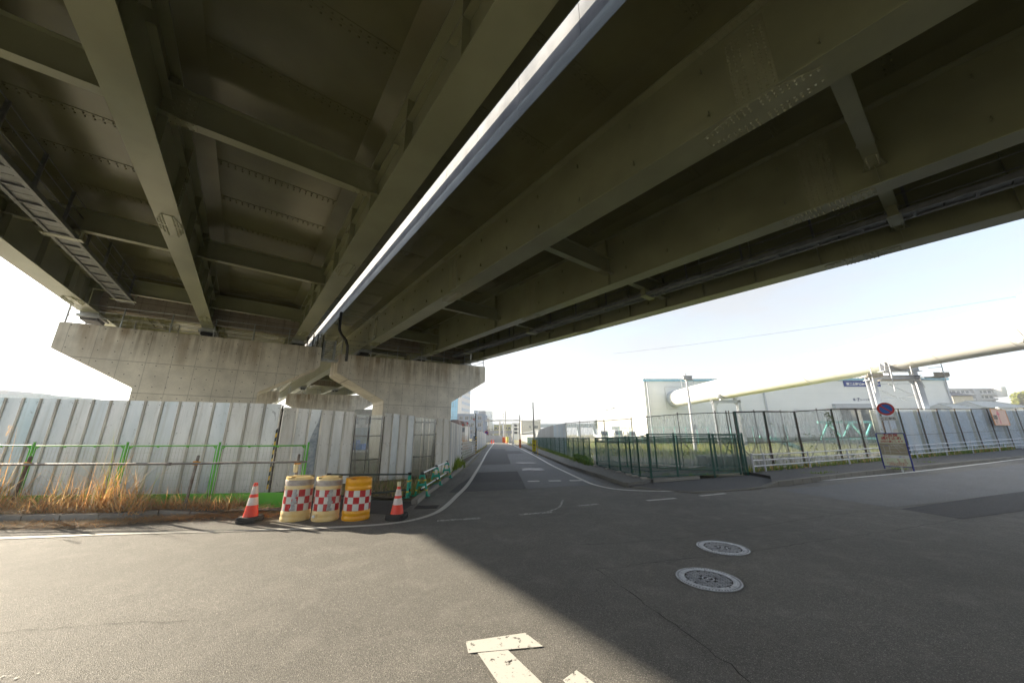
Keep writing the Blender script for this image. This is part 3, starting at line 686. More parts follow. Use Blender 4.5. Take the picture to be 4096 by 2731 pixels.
hoard('last pair of plain pale hoarding sheets, ending at the street corner',tuple(C0.lerp(C1,.78)),tuple(C1),2,.05,2.22,2.16,[HOARD[3]],8)
def profiled(label, pts, z0, h0, h1, pitch, mat, name='profiled_hoarding', depth=.035, seg=.5, cat='hoarding', alt=None):
    """trapezoid-profile sheets, one part per sheet"""
    pts=[Vector(p) for p in pts]; w=thing(name,label,cat,((pts[0].x+pts[-1].x)/2,(pts[0].y+pts[-1].y)/2,0),0,'construction hoardings')
    tot=sum((b-a).length for a,b in zip(pts,pts[1:])); done=0
    for a,b in zip(pts,pts[1:]):
        L_=(b-a).length; u=(b-a)/L_; n=Vector((u.y,-u.x)); ns=max(1,round(L_/seg)); sg=L_/ns
        for i in range(ns):
            m=MB(); k=max(1,round(sg/pitch)); pp=sg/k; prof=[]; off=(i%2)*.003
            for j in range(k):
                x=i*sg+j*pp; prof+=[(x,0),(x+pp*.42,0),(x+pp*.5,depth),(x+pp*.92,depth)]
            prof.append(((i+1)*sg,0)); vs=[]
            for x,d in prof:
                q=a+u*x+n*(d+off); hz=h0+(h1-h0)*(done+x)/tot; vs+= [(q.x,q.y,z0),(q.x,q.y,hz)]
            for x,d in prof:
                q=a+u*x+n*(d+off-.003); hz=h0+(h1-h0)*(done+x)/tot; vs+= [(q.x,q.y,z0),(q.x,q.y,hz)]
            N=len(prof); m.add(vs,[(2*j,2*j+2,2*j+3,2*j+1) for j in range(N-1)]+[(2*N+2*j,2*N+2*j+1,2*N+2*j+3,2*N+2*j+2) for j in range(N-1)])
            m.build('sheet',(alt[i%len(alt)] if alt else mat),w)
        done+=L_
    return w
profiled('white ribbed steel hoarding turning along the street, before the folding gate',[(-2.52,14.42),(-2.75,17.3),(-3.09,21.65)],.03,2.09,2.09,.13,WHITEP,alt=[WHITEP,HOARD[3],WHITEP,HOARD[1],WHITEP])
profiled('white ribbed steel hoarding along the street, beyond the folding gate',[(-3.05,30.06),(-3.2,38),(-3.5,47.7)],0,1.9,1.62,.2,WHITEP,seg=1.0,alt=[WHITEP,HOARD[3],WHITEP])
# hazard tape
YEL=M('hazard_yellow',(.75,.48,.03),.55); BLK=M('hazard_black',(.02,.02,.02),.6)
def tape(x,y,z0,z1,w=.06,d=(1,0),label=None):
    m=MB(); n=int((z1-z0)/.11); d=Vector(d).normalized(); nn=Vector((d.y,-d.x))
    for i in range(n):
        za=z0+(z1-z0)*i/n; zb=z0+(z1-z0)*(i+1)/n; c=Vector((x,y))
        m.prism([(c.x,c.y,za),(c.x+d.x*w,c.y+d.y*w,za+.03),(c.x+d.x*w,c.y+d.y*w,zb+.03),(c.x,c.y,zb)],(nn.x*.004,nn.y*.004,0),i%2)
    return m
m=tape(-6.90,10.395,.12,1.75,.05); m.build('hazard_tape',[YEL,BLK],bpy.data.objects['steel_hoarding'])
def hpost(x,y,h,label,col=(YEL,BLK)):
    m=MB(); n=int(h/.12); w=thing('hazard_post',label,'post',(x,y,0),0,'striped gate posts')
    for i in range(n): m.prism([(x-.05,y-.05,i*h/n),(x+.05,y-.05,i*h/n+.05),(x+.05,y-.05,(i+1)*h/n+.05),(x-.05,y-.05,(i+1)*h/n)],(0,.1,0),i%2)
    m.build('striped_sleeve',list(col),w); m=MB(); m.tube((x,y,0),(x,y,2.1 if x>-3.06 else 1.9),.03,8); m.build('post',BLK,w)
WHT=M('white_paint',(.78,.78,.76),.5,0,var=.06)
hpost(-3.10,21.85,1.15,'black and white striped post at the near end of the folding gate',(WHT,BLK))
hpost(-3.02,29.8,1.35,'tall yellow and black striped post at the far end of the folding gate')
# folding lattice gate
w=thing('folding_gate','folding white lattice gate between two striped posts, weeds and a rag behind','gate',(-3.1,26,0)); m=MB()
a=Vector((-3.12,22.1)); b=Vector((-3.05,29.7)); n=26
for i in range(-2,n):
    for s in (0,1):
        x0=i/n; x1=(i+3)/n; p0=a.lerp(b,max(0,x0)); p1=a.lerp(b,min(1,x1)); f0=(max(0,x0)-x0)/(x1-x0); f1=(min(1,x1)-x0)/(x1-x0)
        z0,z1=(.08,1.1); za,zb=z0+(z1-z0)*f0,z0+(z1-z0)*f1
        if s: za,zb=z1-(z1-z0)*f0,z1-(z1-z0)*f1
        m.bar((p0.x+s*.02,p0.y,za),(p1.x+s*.02,p1.y,zb),.015,.035)
m.build('lattice',WHT,w)
m=MB()
for i in range(7):
    x=-3.03+rg.uniform(-.02,.02); y=27.3+i*.06; m.poly([(x,y,.2+rg.uniform(0,.1)),(x+.01,y+.09,.28),(x+.02,y+.07,.75+rg.uniform(-.1,.1)),(x,y-.02,.7)])
tag(m.build('plastic_bag',M('thin_white_plastic',(.8,.8,.8),.4)),'torn white plastic bag caught on the folding gate','bag')

# ---- lime green mesh fence
LIME=M('lime_paint',(.06,.40,.012),.4,0,col2=(.13,.50,.02),vs=.8,lo=.4,hi=.8); LIMEW=M('mesh_wire',(.45,.47,.38),.5,.5)
def mesh_panel(par,p,q,z0,h):
    p,q=Vector(p),Vector(q); u=(q-p).normalized(); W=(q-p).length
    def pt(a,z): c=p+u*a; return (c.x,c.y,z)
    m=MB()
    m.tube(pt(.02,h),pt(W-.02,h),.014,8); m.tube(pt(.02,z0+.3),pt(W-.02,z0+.3),.014,8); m.tube(pt(.02,z0+.02),pt(W-.02,z0+.02),.014,8)
    for a in (.03,W-.03): m.tube(pt(a,z0),pt(a,h),.011,8)
    for a in (.1,W-.1): m.bar(pt(a,h-.001),pt(a+(-.05 if a<.5 else .05),h-.05),.01,.03)
    for a in (W*.33,W*.66): m.bar(pt(a-.02,h-.02),pt(a+.02,h-.02),.02,.03)
    o=m.build('panel_frame',LIME,par)
    m=MB(); nrm=Vector((u.y,-u.x,0))*.006; m.hexa([Vector(pt(.05,z0+.03))-nrm,Vector(pt(W-.05,z0+.03))-nrm,Vector(pt(W-.05,z0+.03))+nrm,Vector(pt(.05,z0+.03))+nrm,Vector(pt(.05,z0+.29))-nrm,Vector(pt(W-.05,z0+.29))-nrm,Vector(pt(W-.05,z0+.29))+nrm,Vector(pt(.05,z0+.29))+nrm])
    m.build('kick_plate',LIME,o)
    m=MB(); k=int(W/.075)
    for i in range(1,k): m.bar(pt(i*W/k,z0+.3),pt(i*W/k,h),.0032,.0032)
    k=int((h-z0-.3)/.15)
    for i in range(1,k+1): m.bar(pt(.04,z0+.3+i*(h-z0-.3)/(k+1)),pt(W-.04,z0+.3+i*(h-z0-.3)/(k+1)),.0035,.0035)
    m.build('wire_mesh',LIMEW,o)
w=thing('lime_mesh_fence','bright lime green mesh fence with solid kick plates, behind the dry grass','fence',(-8,8.1,0))
fx=[(-4.69,8.27),(-6.61,8.12),(-8.62,8.05),(-10.62,7.98),(-12.62,7.9),(-14.6,7.8)]
for i,(a,b) in enumerate(zip(fx[1:],fx)): mesh_panel(w,(a[0]+.03,a[1]),(b[0]-.03,b[1]),.06,1.36+.012*i)
for i,(x,y) in enumerate(fx):
    m=MB(); m.tube((x,y,0),(x,y,1.42+.012*i),.02,10); m.tube((x,y,1.42+.012*i),(x,y,1.435+.012*i),.024,10); m.build('post',LIME,w)
# ---- pipe rail on rusty posts
RUST=M('rusty_pipe',(.10,.055,.04),.7,.3,col2=(.16,.12,.09),vs=9); CLAMP=M('orange_clamp',(.75,.33,.03),.5)
w=thing('pipe_rail','long grey scaffold pipe rail on rusty posts, standing in the dry grass','railing',(-8,7.75,0))
m=MB(); m.tube((-16,7.55,1.03),(-10,7.70,1.02),.024,10); m.tube((-10,7.70,1.02),(-7.3,7.74,1.015),.024,10); m.tube((-7.3,7.74,1.015),(-4.35,7.68,1.05),.022,10); m.tube((-7.35,7.74,1.015),(-7.25,7.74,1.015),.032,10); m.build('rail',PIPE,w)
m=MB(); m.tube((-9.5,7.82,.11),(-4.4,7.78,.11),.024,10); m.build('rail',PIPE,w)
for x,y,h,mt,ln in ((-10.3,7.75,1.16,RUST,.1),(-6.75,7.79,1.16,PIPE,.06),(-4.56,7.74,1.18,PIPE,0),(-14,7.66,1.16,RUST,.1)):
    m=MB(); m.tube((x-ln,y,0),(x,y,h),.028,10); m.lathe([(.028,0),(.024,.02),(0,.028)],10,(x,y,h)); o=m.build('post',mt,w)
    m=MB(); m.box(x-.04,x+.04,y-.055,y-.03,.99,1.07); m.tube((x,y-.02,1.03),(x+.07,y-.02,1.03),.032,10); m.build('clamp',CLAMP,o)
m=MB(); m.tube((-5.35,7.72,0),(-5.33,7.72,.2),.027,10); m.lathe([(.027,0),(.022,.018),(0,.024)],10,(-5.33,7.72,.2)); tag(m.build('post_stub',PIPE),'short capped pipe stub beside the left traffic cone','post')
m=MB(); m.lathe([(.035,0),(.045,.03),(.045,.12),(.05,.13),(.04,.16),(.0,.16)],14,(-4.56,7.70,.84)); LAMPG=M('lamp_plastic',(.72,.66,.42),.25,0,var=.1); 
tag(m.build('warning_lamp',LAMPG),'clear battery warning lamp on the last rail post, above the left drum','lamp')

# ---- crash drums
RED=M('reflective_red',(.52,.006,.010),.35,0,col2=(.40,.005,.010),vs=4); WR=M('reflective_white',(.74,.73,.68),.4,0,col2=(.6,.59,.54),vs=5)
YA=M('drum_yellow',(.88,.42,.004),.33,0,col2=(.78,.34,.004),vs=3,spec=.5); YF=M('drum_faded',(.88,.74,.42),.45,0,col2=(.82,.56,.20),vs=2.5)
TAPE=M('silver_tape',(.45,.45,.46),.35,.5,col2=(.30,.29,.28),vs=12,bmp=.5,bs=30); GRY=M('dirty_grey_tape',(.47,.42,.38),.5,.1,col2=(.33,.28,.25),vs=8,stretch=(1,1,3),bmp=.6,bs=20)
def drum(label, loc, rz, body, r, h, tapes=(), plug=False, wrap=False, seed=0):
    w=thing('crash_drum',label,'crash drum',(0,0,0),0,'crash cushion drums'); q=random.Random(seed)
    prof=[(0,.0),(r*.97,.0),(r,.02),(r,.055),(r*.975,.07),(r*.975,.095),(r*.99,.105),(r*.985,.17),(r*.955,.18),(r*.94,h*.72),(r*.965,h*.735),(r*.965,h*.78),(r*.945,h*.79),(r*.945,h*.84),(r*.965,h*.85),(r*.955,h*.94),(r*.91,h*.97),(r*.6,h*.975),(r*.6,h*.955),(0,h*.955)]
    m=MB(); m.lathe(prof,40,sx=1,sy=.86); m.build('drum_body',body,w,smooth=True)
    m=MB()
    for a0,a1 in ((3.3,4.35),(4.75,6.1),(.3,2.9)):   # raised lid sections with a gap between
        m.lathe([(r*.95,h*.935),(r*.95,h*.995),(r*.9,h),(r*.62,h*.995),(r*.62,h*.96)],14,a0=a0,a1=a1,sy=.86)
    m.build('lid',body,w,smooth=True)
    n=14; z0=h*.235; z1=h*.71; k=(z1-z0)/3; m=MB()
    for c in range(n):
        for row in range(3):
            m.lathe([(r*(.972-.004*row),z0+row*k),(r*(.968-.004*row),z0+(row+1)*k)],3,mi=(c+row)%2,a0=2*PI*c/n-.28,a1=2*PI*(c+1)/n-.28,sy=.86)
    m.build('checker_sheet',[RED,WR],w)
    if wrap:
        m=MB(); pr=[]; 
        for i in range(9): pr.append((r*(.968+.012*(i%2)+q.uniform(0,.008)),h*(.80+.125*i/8)))
        m.lathe(pr,36,sy=.87); m.build('tape_wrap',GRY,w)
    for a,wd in tapes:
        m=MB()
        for i in range(9):
            z=h*(.245+.47*i/9); aa=a+q.uniform(-.04,.04); ww=wd*(1 if i%3 else 1.5)
            m.lathe([(r*.985,z),(r*(.99+q.uniform(0,.02)),z+h*.03),(r*.983,z+h*.058)],4,a0=aa-ww/2,a1=aa+ww/2,sy=.86)
        m.build('tape_patch',TAPE,w)
    if plug:
        m=MB(); a=-1.75; c=Vector((r*math.cos(a),r*.86*math.sin(a),.1)); m.obox(c+Vector((-.05,-.005,-.04)),(.1,0,0),(0,-.012,0),(0,0,.08)); o=m.build('plug_seat',body,w)
        m=MB(); m.tube(c+Vector((0,-.01,0)),c+Vector((0,-.045,0)),.026,12); m.build('plug',WHT,w)
    w.location=loc; w.rotation_euler=(0,0,rz); return w
drum('faded cream drum, leftmost, taped top and a silver tape patch across its checks',(-4.27,7.42,0),.1,YF,.265,.80,tapes=((-1.45,.26),),wrap=True,seed=1)
drum('faded cream drum in the middle, white plug at its foot',(-3.68,7.42,0),-.25,YF,.262,.79,tapes=((-.75,.26),),plug=True,wrap=True,seed=2)
drum('clean bright yellow drum with red and white checks, rightmost of three',(-3.10,7.46,0),.1,YA,.262,.765,seed=3)
# ---- cones
CONE=M('cone_orange',(.85,.045,.010),.38,0,col2=(.72,.035,.008),vs=3); CONER=M('cone_sheet',(.78,.72,.68),.4,0,col2=(.62,.52,.47),vs=7); WT=M('rubber_weight',(.018,.018,.018),.75,0,var=.3)
def cone(label, loc, rz, h, light, cap):
    w=thing('traffic_cone',label,'traffic cone',(0,0,0),0,'traffic cones with rubber weights'); z=.10
    rad=lambda t:.125-(.125-.032)*t
    def seg(a,b): return [(rad(a),z+(h-z)*a),(rad(b),z+(h-z)*b)]
    m=MB(); m.lathe(seg(0,.34),28); m.lathe(seg(.57,.665),28); m.lathe(seg(.90,1)+[(0,h)],28); m.lathe([(.15,.012),(.15,.03),(.13,.04),(rad(0),z)],28); m.build('cone_body',CONE,w,smooth=True)
    m=MB(); m.lathe([(a+.0015,b) for a,b in seg(.34,.57)],28); m.lathe([(a+.0015,b) for a,b in seg(.665,.90)],28); m.build('reflective_band',CONER,w,smooth=True)
    m=MB(); sq=[]
    for zz,rr in ((0,.165),(.012,.19),(.05,.195),(.055,.18),(.062,.18),(.067,.19),(.10,.185),(.108,.17)):
        sq.append([(rr*math.copysign(abs(math.cos(t))**.45,math.cos(t)),rr*.93*math.copysign(abs(math.sin(t))**.45,math.sin(t)),zz+.002) for t in [2*PI*i/32 for i in range(32)]])
    inner=[(.118*math.cos(t),.118*math.sin(t),.106) for t in [2*PI*i/32 for i in range(32)]]
    vs=sum(sq,[])+inner; fs=[(i*32+j,i*32+(j+1)%32,(i+1)*32+(j+1)%32,(i+1)*32+j) for i in range(len(sq)) for j in range(32)]; m.add(vs,fs); m.build('weight_ring',WT,w,smooth=True)
    if light:
        m=MB(); m.lathe([(.034,0),(.036,.02),(.036,.075),(.03,.085),(0,.085)],14,(0,0,h)); m.build('cone_lamp',LAMPG,w,smooth=True)
    w.location=loc; w.rotation_euler=(0,0,rz); return w
cone('orange traffic cone without a lamp, left of the drums',(-5.01,7.22,0),.1,.70,False,0)
cone('orange traffic cone with a clear lamp on top, right of the drums',(-2.27,7.40,0),-.1,.60,True,0)
m=MB()
for i in range(5): m.bar((-5.13+i*.02,7.03,.01),(-5.08+i*.01,6.98,.012),.006,.004)
# ---- green A-frame barricade stands with pipes
TEAL=M('teal_plastic',(.006,.32,.22),.45,0,col2=(.01,.38,.27),vs=4)
def stand():
    w=thing('barricade_stand','x','barricade stand',(0,0,0),0,'teal plastic barricade stands'); m=MB()
    h=.56; bw=.19; tw=.065; q=lambda z:bw+(tw-bw)*z/h
    for s in (-1,1): m.prism([(s*q(0),-.03,0),(s*(q(0)-.05),-.03,0),(s*(q(h)-.035),-.03,h),(s*q(h),-.03,h)][::s],(0,.06,0))
    for a,b in ((0.0,.07),(.26,.33),(.50,.56)):
        m.prism([(-q(a)+.04,-.028,a),(q(a)-.04,-.028,a),(q(b)-.03,-.028,b),(-q(b)+.03,-.028,b)],(0,.056,0))
    for s in (-1,1): m.box(s*.19-.03,s*.19+.03,-.09,.09,0,.03)
    m.build('stand_frame',TEAL,w,bevel=.008)
    m=MB()
    for z in (.16,.42):
        for s in (-1,1): m.box(s*(q(z)-.022)-.026,s*(q(z)-.022)+.026,-.0325,.0325,z-.018,z+.018)
    m.build('reflective_tape',YEL,w)
    m=MB()
    for z in (.595,.17): m.lathe([(.045,-.02),(.05,0),(.045,.02)],12,(0,0,z))
    m.tube((0,-.04,.60),(0,.04,.60),.038,12); m.tube((0,-.04,.2),(0,.04,.2),.022,12); m.build('pipe_clamp',BLK,w)
    return w
s0=stand(); s0.location=(-4.18,8.36,.02); s0.rotation_euler=(0,0,PI/2+.1); s0.scale=(1,1,1.15); s0['label']='teal stand half hidden behind the middle drum, only its top showing'
dup(s0,(-2.72,9.72,.02),PI/2+.05,'teal stand seen edge on, at the right end of the dark pipe',scale=(1,1,.95))
dup(s0,(-2.42,9.86,.02),.05,'frontmost teal stand, seen face on at the kerb corner',scale=(1,1,.95))
dup(s0,(-2.42,11.60,.05),.35,'teal stand turned half sideways, middle of the row up the kerb',scale=(1,1,.95))
dup(s0,(-2.42,13.45,.05),.1,'farthest teal stand, smallest, against the hoarding corner',scale=(1,1,.95))
DG=M('dark_green_pipe',(.06,.08,.075),.4,.3); ALU=M('bright_pipe',(.62,.64,.68),.3,.6)
for nm,pts,mt,lb in (('barricade_pipe',[(-4.18,8.36,.72),(-2.72,9.72,.58)],DG,'dark upper pipe between the hidden teal stand and the edge-on stand'),('barricade_pipe',[(-4.18,8.36,.24),(-2.72,9.72,.2)],DG,'dark lower pipe running behind the drums and the right cone'),
    ('barricade_pipe',[(-2.42,9.82,.59),(-2.42,13.5,.61)],ALU,'bright upper pipe rising along the three kerbside stands'),('barricade_pipe',[(-2.42,9.82,.21),(-2.42,13.5,.23)],ALU,'bright lower pipe low between the three kerbside stands')):
    m=MB(); m.tube(pts[0],pts[1],.021,10); tag(m.build(nm,mt,None,True),lb,'pipe','pipes of the teal barricade')

# ---- dry grass
STRAW=leafmat('straw',(.85,.60,.28),(.50,.26,.09),.5); ORNG=leafmat('orange_straw',(.85,.46,.18),(.60,.32,.13),.5); GREENB=leafmat('green_blade',(.16,.26,.03),(.30,.36,.06),.5); PALE=leafmat('pale_litter',(.60,.50,.33),(.30,.22,.14),.25)
def blade(m,x,y,z,h,lean,az,w=.006,seg=4,mi=0,droop=1.0):
    pts=[]; d=Vector((math.cos(az),math.sin(az),0)); sd=Vector((-d.y,d.x,0))
    p=Vector((x,y,z)); st=.3 if droop>.3 else (.8 if droop>.15 else .98); a=lean*st
    for i in range(seg+1):
        ww=w*(1-i/(seg+.3)); pts+= [p-sd*ww/2,p+sd*ww/2]
        a=lean*(st+droop*1.6*((i+1)/seg)**1.5); p=p+(Vector((0,0,math.cos(a)))+d*math.sin(a))*(h/seg)
    m.add(pts,[(2*i,2*i+1,2*i+3,2*i+2) for i in range(seg)],mi)
gr=random.Random(21)
m=MB()
for i in range(3000):     # tall arching stems
    x=-15.2+9.0*gr.random()**.85; y=gr.uniform(7.42,8.0) if x<-7.3 else gr.uniform(7.75,8.05)
    f=1-max(0,(x+8.6)/2.6) if x>-8.6 else 1
    clump=.5+.5*math.sin(x*2.1)+.35*math.sin(x*5.3+1)
    if gr.random()>f*(.45+.4*clump)+.08: continue
    h=gr.uniform(.35,1.05)*(.6+.55*clump)*(.35+.65*f); 
    if gr.random()<.12: h*=1.5
    blade(m,x,y,.1,h,gr.gauss(.55,.38),gr.uniform(0,6.3),gr.uniform(.008,.020),6,gr.choices((0,1,2,3),(6,3.5,1.3,2))[0])
for i in range(4200):     # matted low grass
    x=-15+9.3*gr.random()**.85; y=gr.uniform(7.30,7.95) if x<-7.3 else gr.uniform(7.7,8.0)
    blade(m,x,y,.1+gr.uniform(0,.12)*(1 if x<-7.5 else .3),gr.uniform(.2,.5),gr.uniform(.6,1.45),gr.uniform(0,6.3),gr.uniform(.008,.018),3,gr.choices((0,1,3),(5,2.5,4))[0],.25)
tag(m.build('dry_grass',[STRAW,ORNG,GREENB,PALE]),'tangled orange dry grass behind the left kerb','grass',kind='stuff')
m=MB()
for i in range(7500):     # cut straw lying on kerb and road edge
    x=-11+6.2*gr.random()**.9; yk=7.15 if x<-8 else 7.15+(x+8)*.28
    y=yk-abs(gr.gauss(0,.19 if x<-7 else .12))-.03 if gr.random()<.75 else yk+gr.uniform(-.05,.35)
    if y<6.7: continue
    z=.012 if y<yk else .155
    if y>=yk and y<yk+.2 and x>-9.1 and gr.random()<.85: continue
    if x>-5.6: y=gr.uniform(7.45,7.9)
    blade(m,x,y,z+gr.uniform(0,.035 if y<yk else .05),gr.uniform(.1,.32),gr.uniform(1.25,1.52),gr.uniform(0,6.3),gr.uniform(.008,.016),2,gr.choices((3,0,1),(6,2,1.5 if x<-7 else 5))[0],.05)
tag(m.build('straw_litter',[STRAW,ORNG,GREENB,PALE]),'flattened straw litter strewn in the gutter along the left kerb','litter',kind='stuff')
m=MB(); r=.0   # one tall plume
blade(m,-11.3,7.9,.1,1.75,.12,.3,.008,8,0,.2)
for i in range(26): blade(m,-11.2+gr.uniform(-.03,.05),7.9,1.6+i*.008,gr.uniform(.06,.13),gr.uniform(.3,1.0),gr.uniform(-.6,.8),.006,2,3)
tag(m.build('grass_plume',[STRAW,ORNG,GREENB,STRAW]),'single tall pale grass plume rising in front of the hoarding','plant')
# weeds between drums and hoarding, along the kerb
m=MB()
for i in range(4200):
    t=gr.random(); 
    if t<.55: x=gr.uniform(-5.0,-2.5); y=9.75+gr.random()*min(3.2,(x+5.6)*1.5+.6)
    else: x=gr.uniform(-2.85,-2.45); y=gr.uniform(9.9,15)
    g_=gr.random()<(.3 if x<-3 else .62)
    blade(m,x,y,.03,gr.uniform(.08,.34)*(1 if g_ else .8),gr.gauss(.6,.4),gr.uniform(0,6.3),gr.uniform(.006,.014),4,2 if g_ else gr.choice((0,3,3)))
for i in range(900):
    x=gr.gauss(-2.75,.14); y=gr.gauss(17.2,.8); blade(m,x,y,.03,gr.uniform(.15,.6),gr.gauss(.5,.3),gr.uniform(0,6.3),gr.uniform(.02,.05),3,2)
for i in range(1500):
    y=gr.uniform(30,46); x=-2.85-(y-30)*.03-gr.random()*.25; blade(m,x,y,.0,gr.uniform(.1,.4),gr.gauss(.5,.3),gr.uniform(0,6.3),gr.uniform(.02,.04),3,gr.choice((2,2,0)))
for i in range(800):
    y=gr.uniform(22,30); x=-3.25-gr.random()*.5; blade(m,x,y,.0,gr.uniform(.15,.55),gr.gauss(.4,.3),gr.uniform(0,6.3),gr.uniform(.02,.05),3,2)
for i in range(1600):
    y=gr.uniform(26,34); x=-4.0-gr.random()*2.2; blade(m,x,y,.0,gr.uniform(.9,1.75),gr.gauss(.3,.2),gr.uniform(0,6.3),gr.uniform(.015,.035),4,gr.choice((0,1)))
tag(m.build('weeds',[STRAW,ORNG,GREENB,PALE]),'mixed green and brown weeds along the street hoarding and kerb','weeds',kind='stuff')
# ================================================================ RIGHT SIDE: fences, signs, pipeline
GRN=M('dark_green_paint',(.012,.085,.062),.4,0,var=.25,vs=5); GRNW=M('green_coated_wire',(.02,.13,.095),.5); RUSTP=M('rust_brown_post',(.075,.042,.032),.75,0,col2=(.035,.065,.045),vs=3,lo=.45,hi=.6)
CHW=M('grey_chain_wire',(.42,.45,.45),.5,.4); WRAIL=M('rail_white_paint',(.60,.61,.66),.4,.1,var=.08,vs=4)
def chain(par,pts,z0,hs,pitch,wire,mat,name='chain_mesh'):
    """chain-link: two families of slanted wires running over every bay"""
    m=MB()
    for (a,b),(ha,hb) in zip(zip(pts,pts[1:]),zip(hs,hs[1:])):
        a,b=Vector(a),Vector(b); L_=(b-a).length; u=(b-a)/L_; n=Vector((u.y,-u.x)); h=(ha+hb)/2-z0; k=int((L_+h)/pitch)
        for s in (0,1):
            for i in range(k+1):
                c=i*pitch-h; x0,x1=max(0,c),min(L_,c+h)
                if x1-x0<.02: continue
                za,zb=(x0-c),(x1-c)
                if s: za,zb=h-za,h-zb
                p=a+u*x0+n*(.004*s); q=a+u*x1+n*(.004*s); m.bar((p.x,p.y,z0+za),(q.x,q.y,z0+zb),wire,wire)
    return m.build(name,mat,par)
def lowfence(label,pts,z0,hs,skip=()):
    w=thing('chain_link_fence',label,'fence',((pts[0][0]+pts[-1][0])/2,(pts[0][1]+pts[-1][1])/2,0),0,'dark green chain link fences')
    m=MB()
    for i in range(len(pts)-1):
        for z,h in ((0,1),(1,0)):
            za=hs[i]-.02 if h else z0+.04; zb=hs[i+1]-.02 if h else z0+.04
            m.bar((*pts[i],za),(*pts[i+1],zb),.035,.035)
        m.tube((*pts[i],hs[i]-.17),(*pts[i+1],hs[i+1]-.17),.012,6); m.tube((*pts[i],z0+.22),(*pts[i+1],z0+.22),.012,6)
    m.build('fence_rail',GRN,w)
    for p,h in zip(pts,hs): m=MB(); m.bar((*p,z0-.1),(*p,h+.02),.05,.05); m.build('post',GRN,w)
    chain(w,pts,z0+.04,[h-.03 for h in hs],.075,.0042,GRNW); return w
def split(a,b,n): return [(a[0]+(b[0]-a[0])*i/n,a[1]+(b[1]-a[1])*i/n) for i in range(n+1)]
f1=[(4.73,12.55),(4.35,12.5)]
sideP=[(4.70,12.5),(4.50,13.0),(4.42,13.62),(4.28,14.55),(4.18,15.8),(3.98,17.2)]
lowfence('dark green chain link side of the gravel pen, along the street pavement',sideP,.12,[1.56,1.48,1.47,1.44,1.42,1.40])
lowfence('dark green chain link front of the gravel pen, facing the corner',[(4.75,12.58),(5.82,12.95),(7.41,13.49),(9.08,14.18)],.12,[1.58,1.59,1.58,1.58])
lowfence('dark green chain link back of the gravel pen, with weeds at its foot',[(3.98,17.25),(5.2,16.54),(6.28,15.9),(7.02,15.33),(8.17,14.6),(9.0,14.5)],.12,[1.42,1.45,1.46,1.50,1.52,1.54])
m=MB()
for x,y in ((4.44,12.45),(4.33,13.0),(4.30,13.55),(4.18,14.45),(4.05,15.7),(3.88,17.1)): 
    m.box(x-.1,x+.08,y-.09,y+.09,.1,.17)
    
o=m.build('fence_footing',M('footing_concrete',(.42,.39,.35),.9,0,bmp=.3,bs=40),bpy.data.objects['chain_link_fence'])
ss=[(3.89,18.2),(3.86,19.6),(3.83,21),(3.8,22.5),(3.76,24.1),(3.69,25.72)]+[(3.69-.0505*(y-25.72),y) for y in (27.6,29.6,31.8,34.2,36.8,39.6,42.6,46,50,54)]
lowfence('long low green fence in front of the ribbed hoarding, along the street verge',ss,.12,[1.39-.29*(y-18.2)/36 for x,y in ss])
# tall chain-link fence on rusty posts
TP=[(9.23,14.66),(11.16,15.62),(13.39,16.72),(16.58,18.29),(19.05,19.51),(21.77,20.86),(24.2,22.06),(27.12,23.5),(30.18,25.01),(33.52,26.66),(37.03,28.4),(40.91,30.31),(44.83,32.25),(49.37,34.49),(53.82,36.69)]
TH=[2.45,2.53,2.57,2.78,2.87,2.95,3.02,3.11,3.2,3.3,3.4,3.52,3.64,3.77,3.9]
w=thing('tall_chain_link_fence','tall chain link fence on rusty brown posts with climbing dry vines','fence',(20,20,0))
for (x,y),h in zip(TP,TH): m=MB(); m.bar((x,y,0),(x,y,h),.065,.065); m.build('post',RUSTP,w)
m=MB()
for i in range(len(TP)-1): m.tube((*TP[i],TH[i]-.01),(*TP[i+1],TH[i+1]-.01),.024,6); m.tube((*TP[i],TH[i]*.47),(*TP[i+1],TH[i+1]*.47),.012,6)
m.build('top_rail',RUSTP,w)
chain(w,TP,.14,TH,.095,.0055,CHW)
m=MB(); m.bar((9.33,14.78,0),(9.33,14.78,2.42),.06,.06); m.bar((9.20,14.55,0),(9.20,14.55,2.46),.06,.06); m.build('post',GRN,w)
# climbing vines
VN=leafmat('vine_leaf',(.05,.11,.015),(.16,.18,.04),.4); VS=M('dry_vine',(.20,.17,.13),.9)
vr=random.Random(9); m=MB()
def fpt(t,z,off=-.06):
    i=min(int(t),len(TP)-2); f=t-i; a,b=Vector(TP[i]),Vector(TP[i+1]); u=(b-a).normalized(); n=Vector((u.y,-u.x)); p=a.lerp(b,f)+n*(-off if 0 else .06); return (p.x,p.y,z)
for i in range(46):
    t=vr.choice((.4,.8,1.5,1.9,2.3,2.75,2.9,3.4,4.0,4.5))+vr.gauss(0,.13); z=.1; pts=[]
    top=vr.uniform(1.0,2.5) 
    while z<top: pts.append(fpt(max(0,min(t,6)),z)); z+=.16; t+=vr.gauss(0,.02)
    m.path(pts,.006,4)
m.build('vine_stem',VS,w)
m=MB()
def leaf(m,c,s,mi=0,r=vr):
    c=Vector(c); a=Vector((r.gauss(0,1),r.gauss(0,1),r.gauss(0,1))).normalized(); b=a.orthogonal().normalized()
    m.add([c-a*s,c+b*s*.5,c+a*s,c-b*s*.5],[(0,1,2,3)],mi)
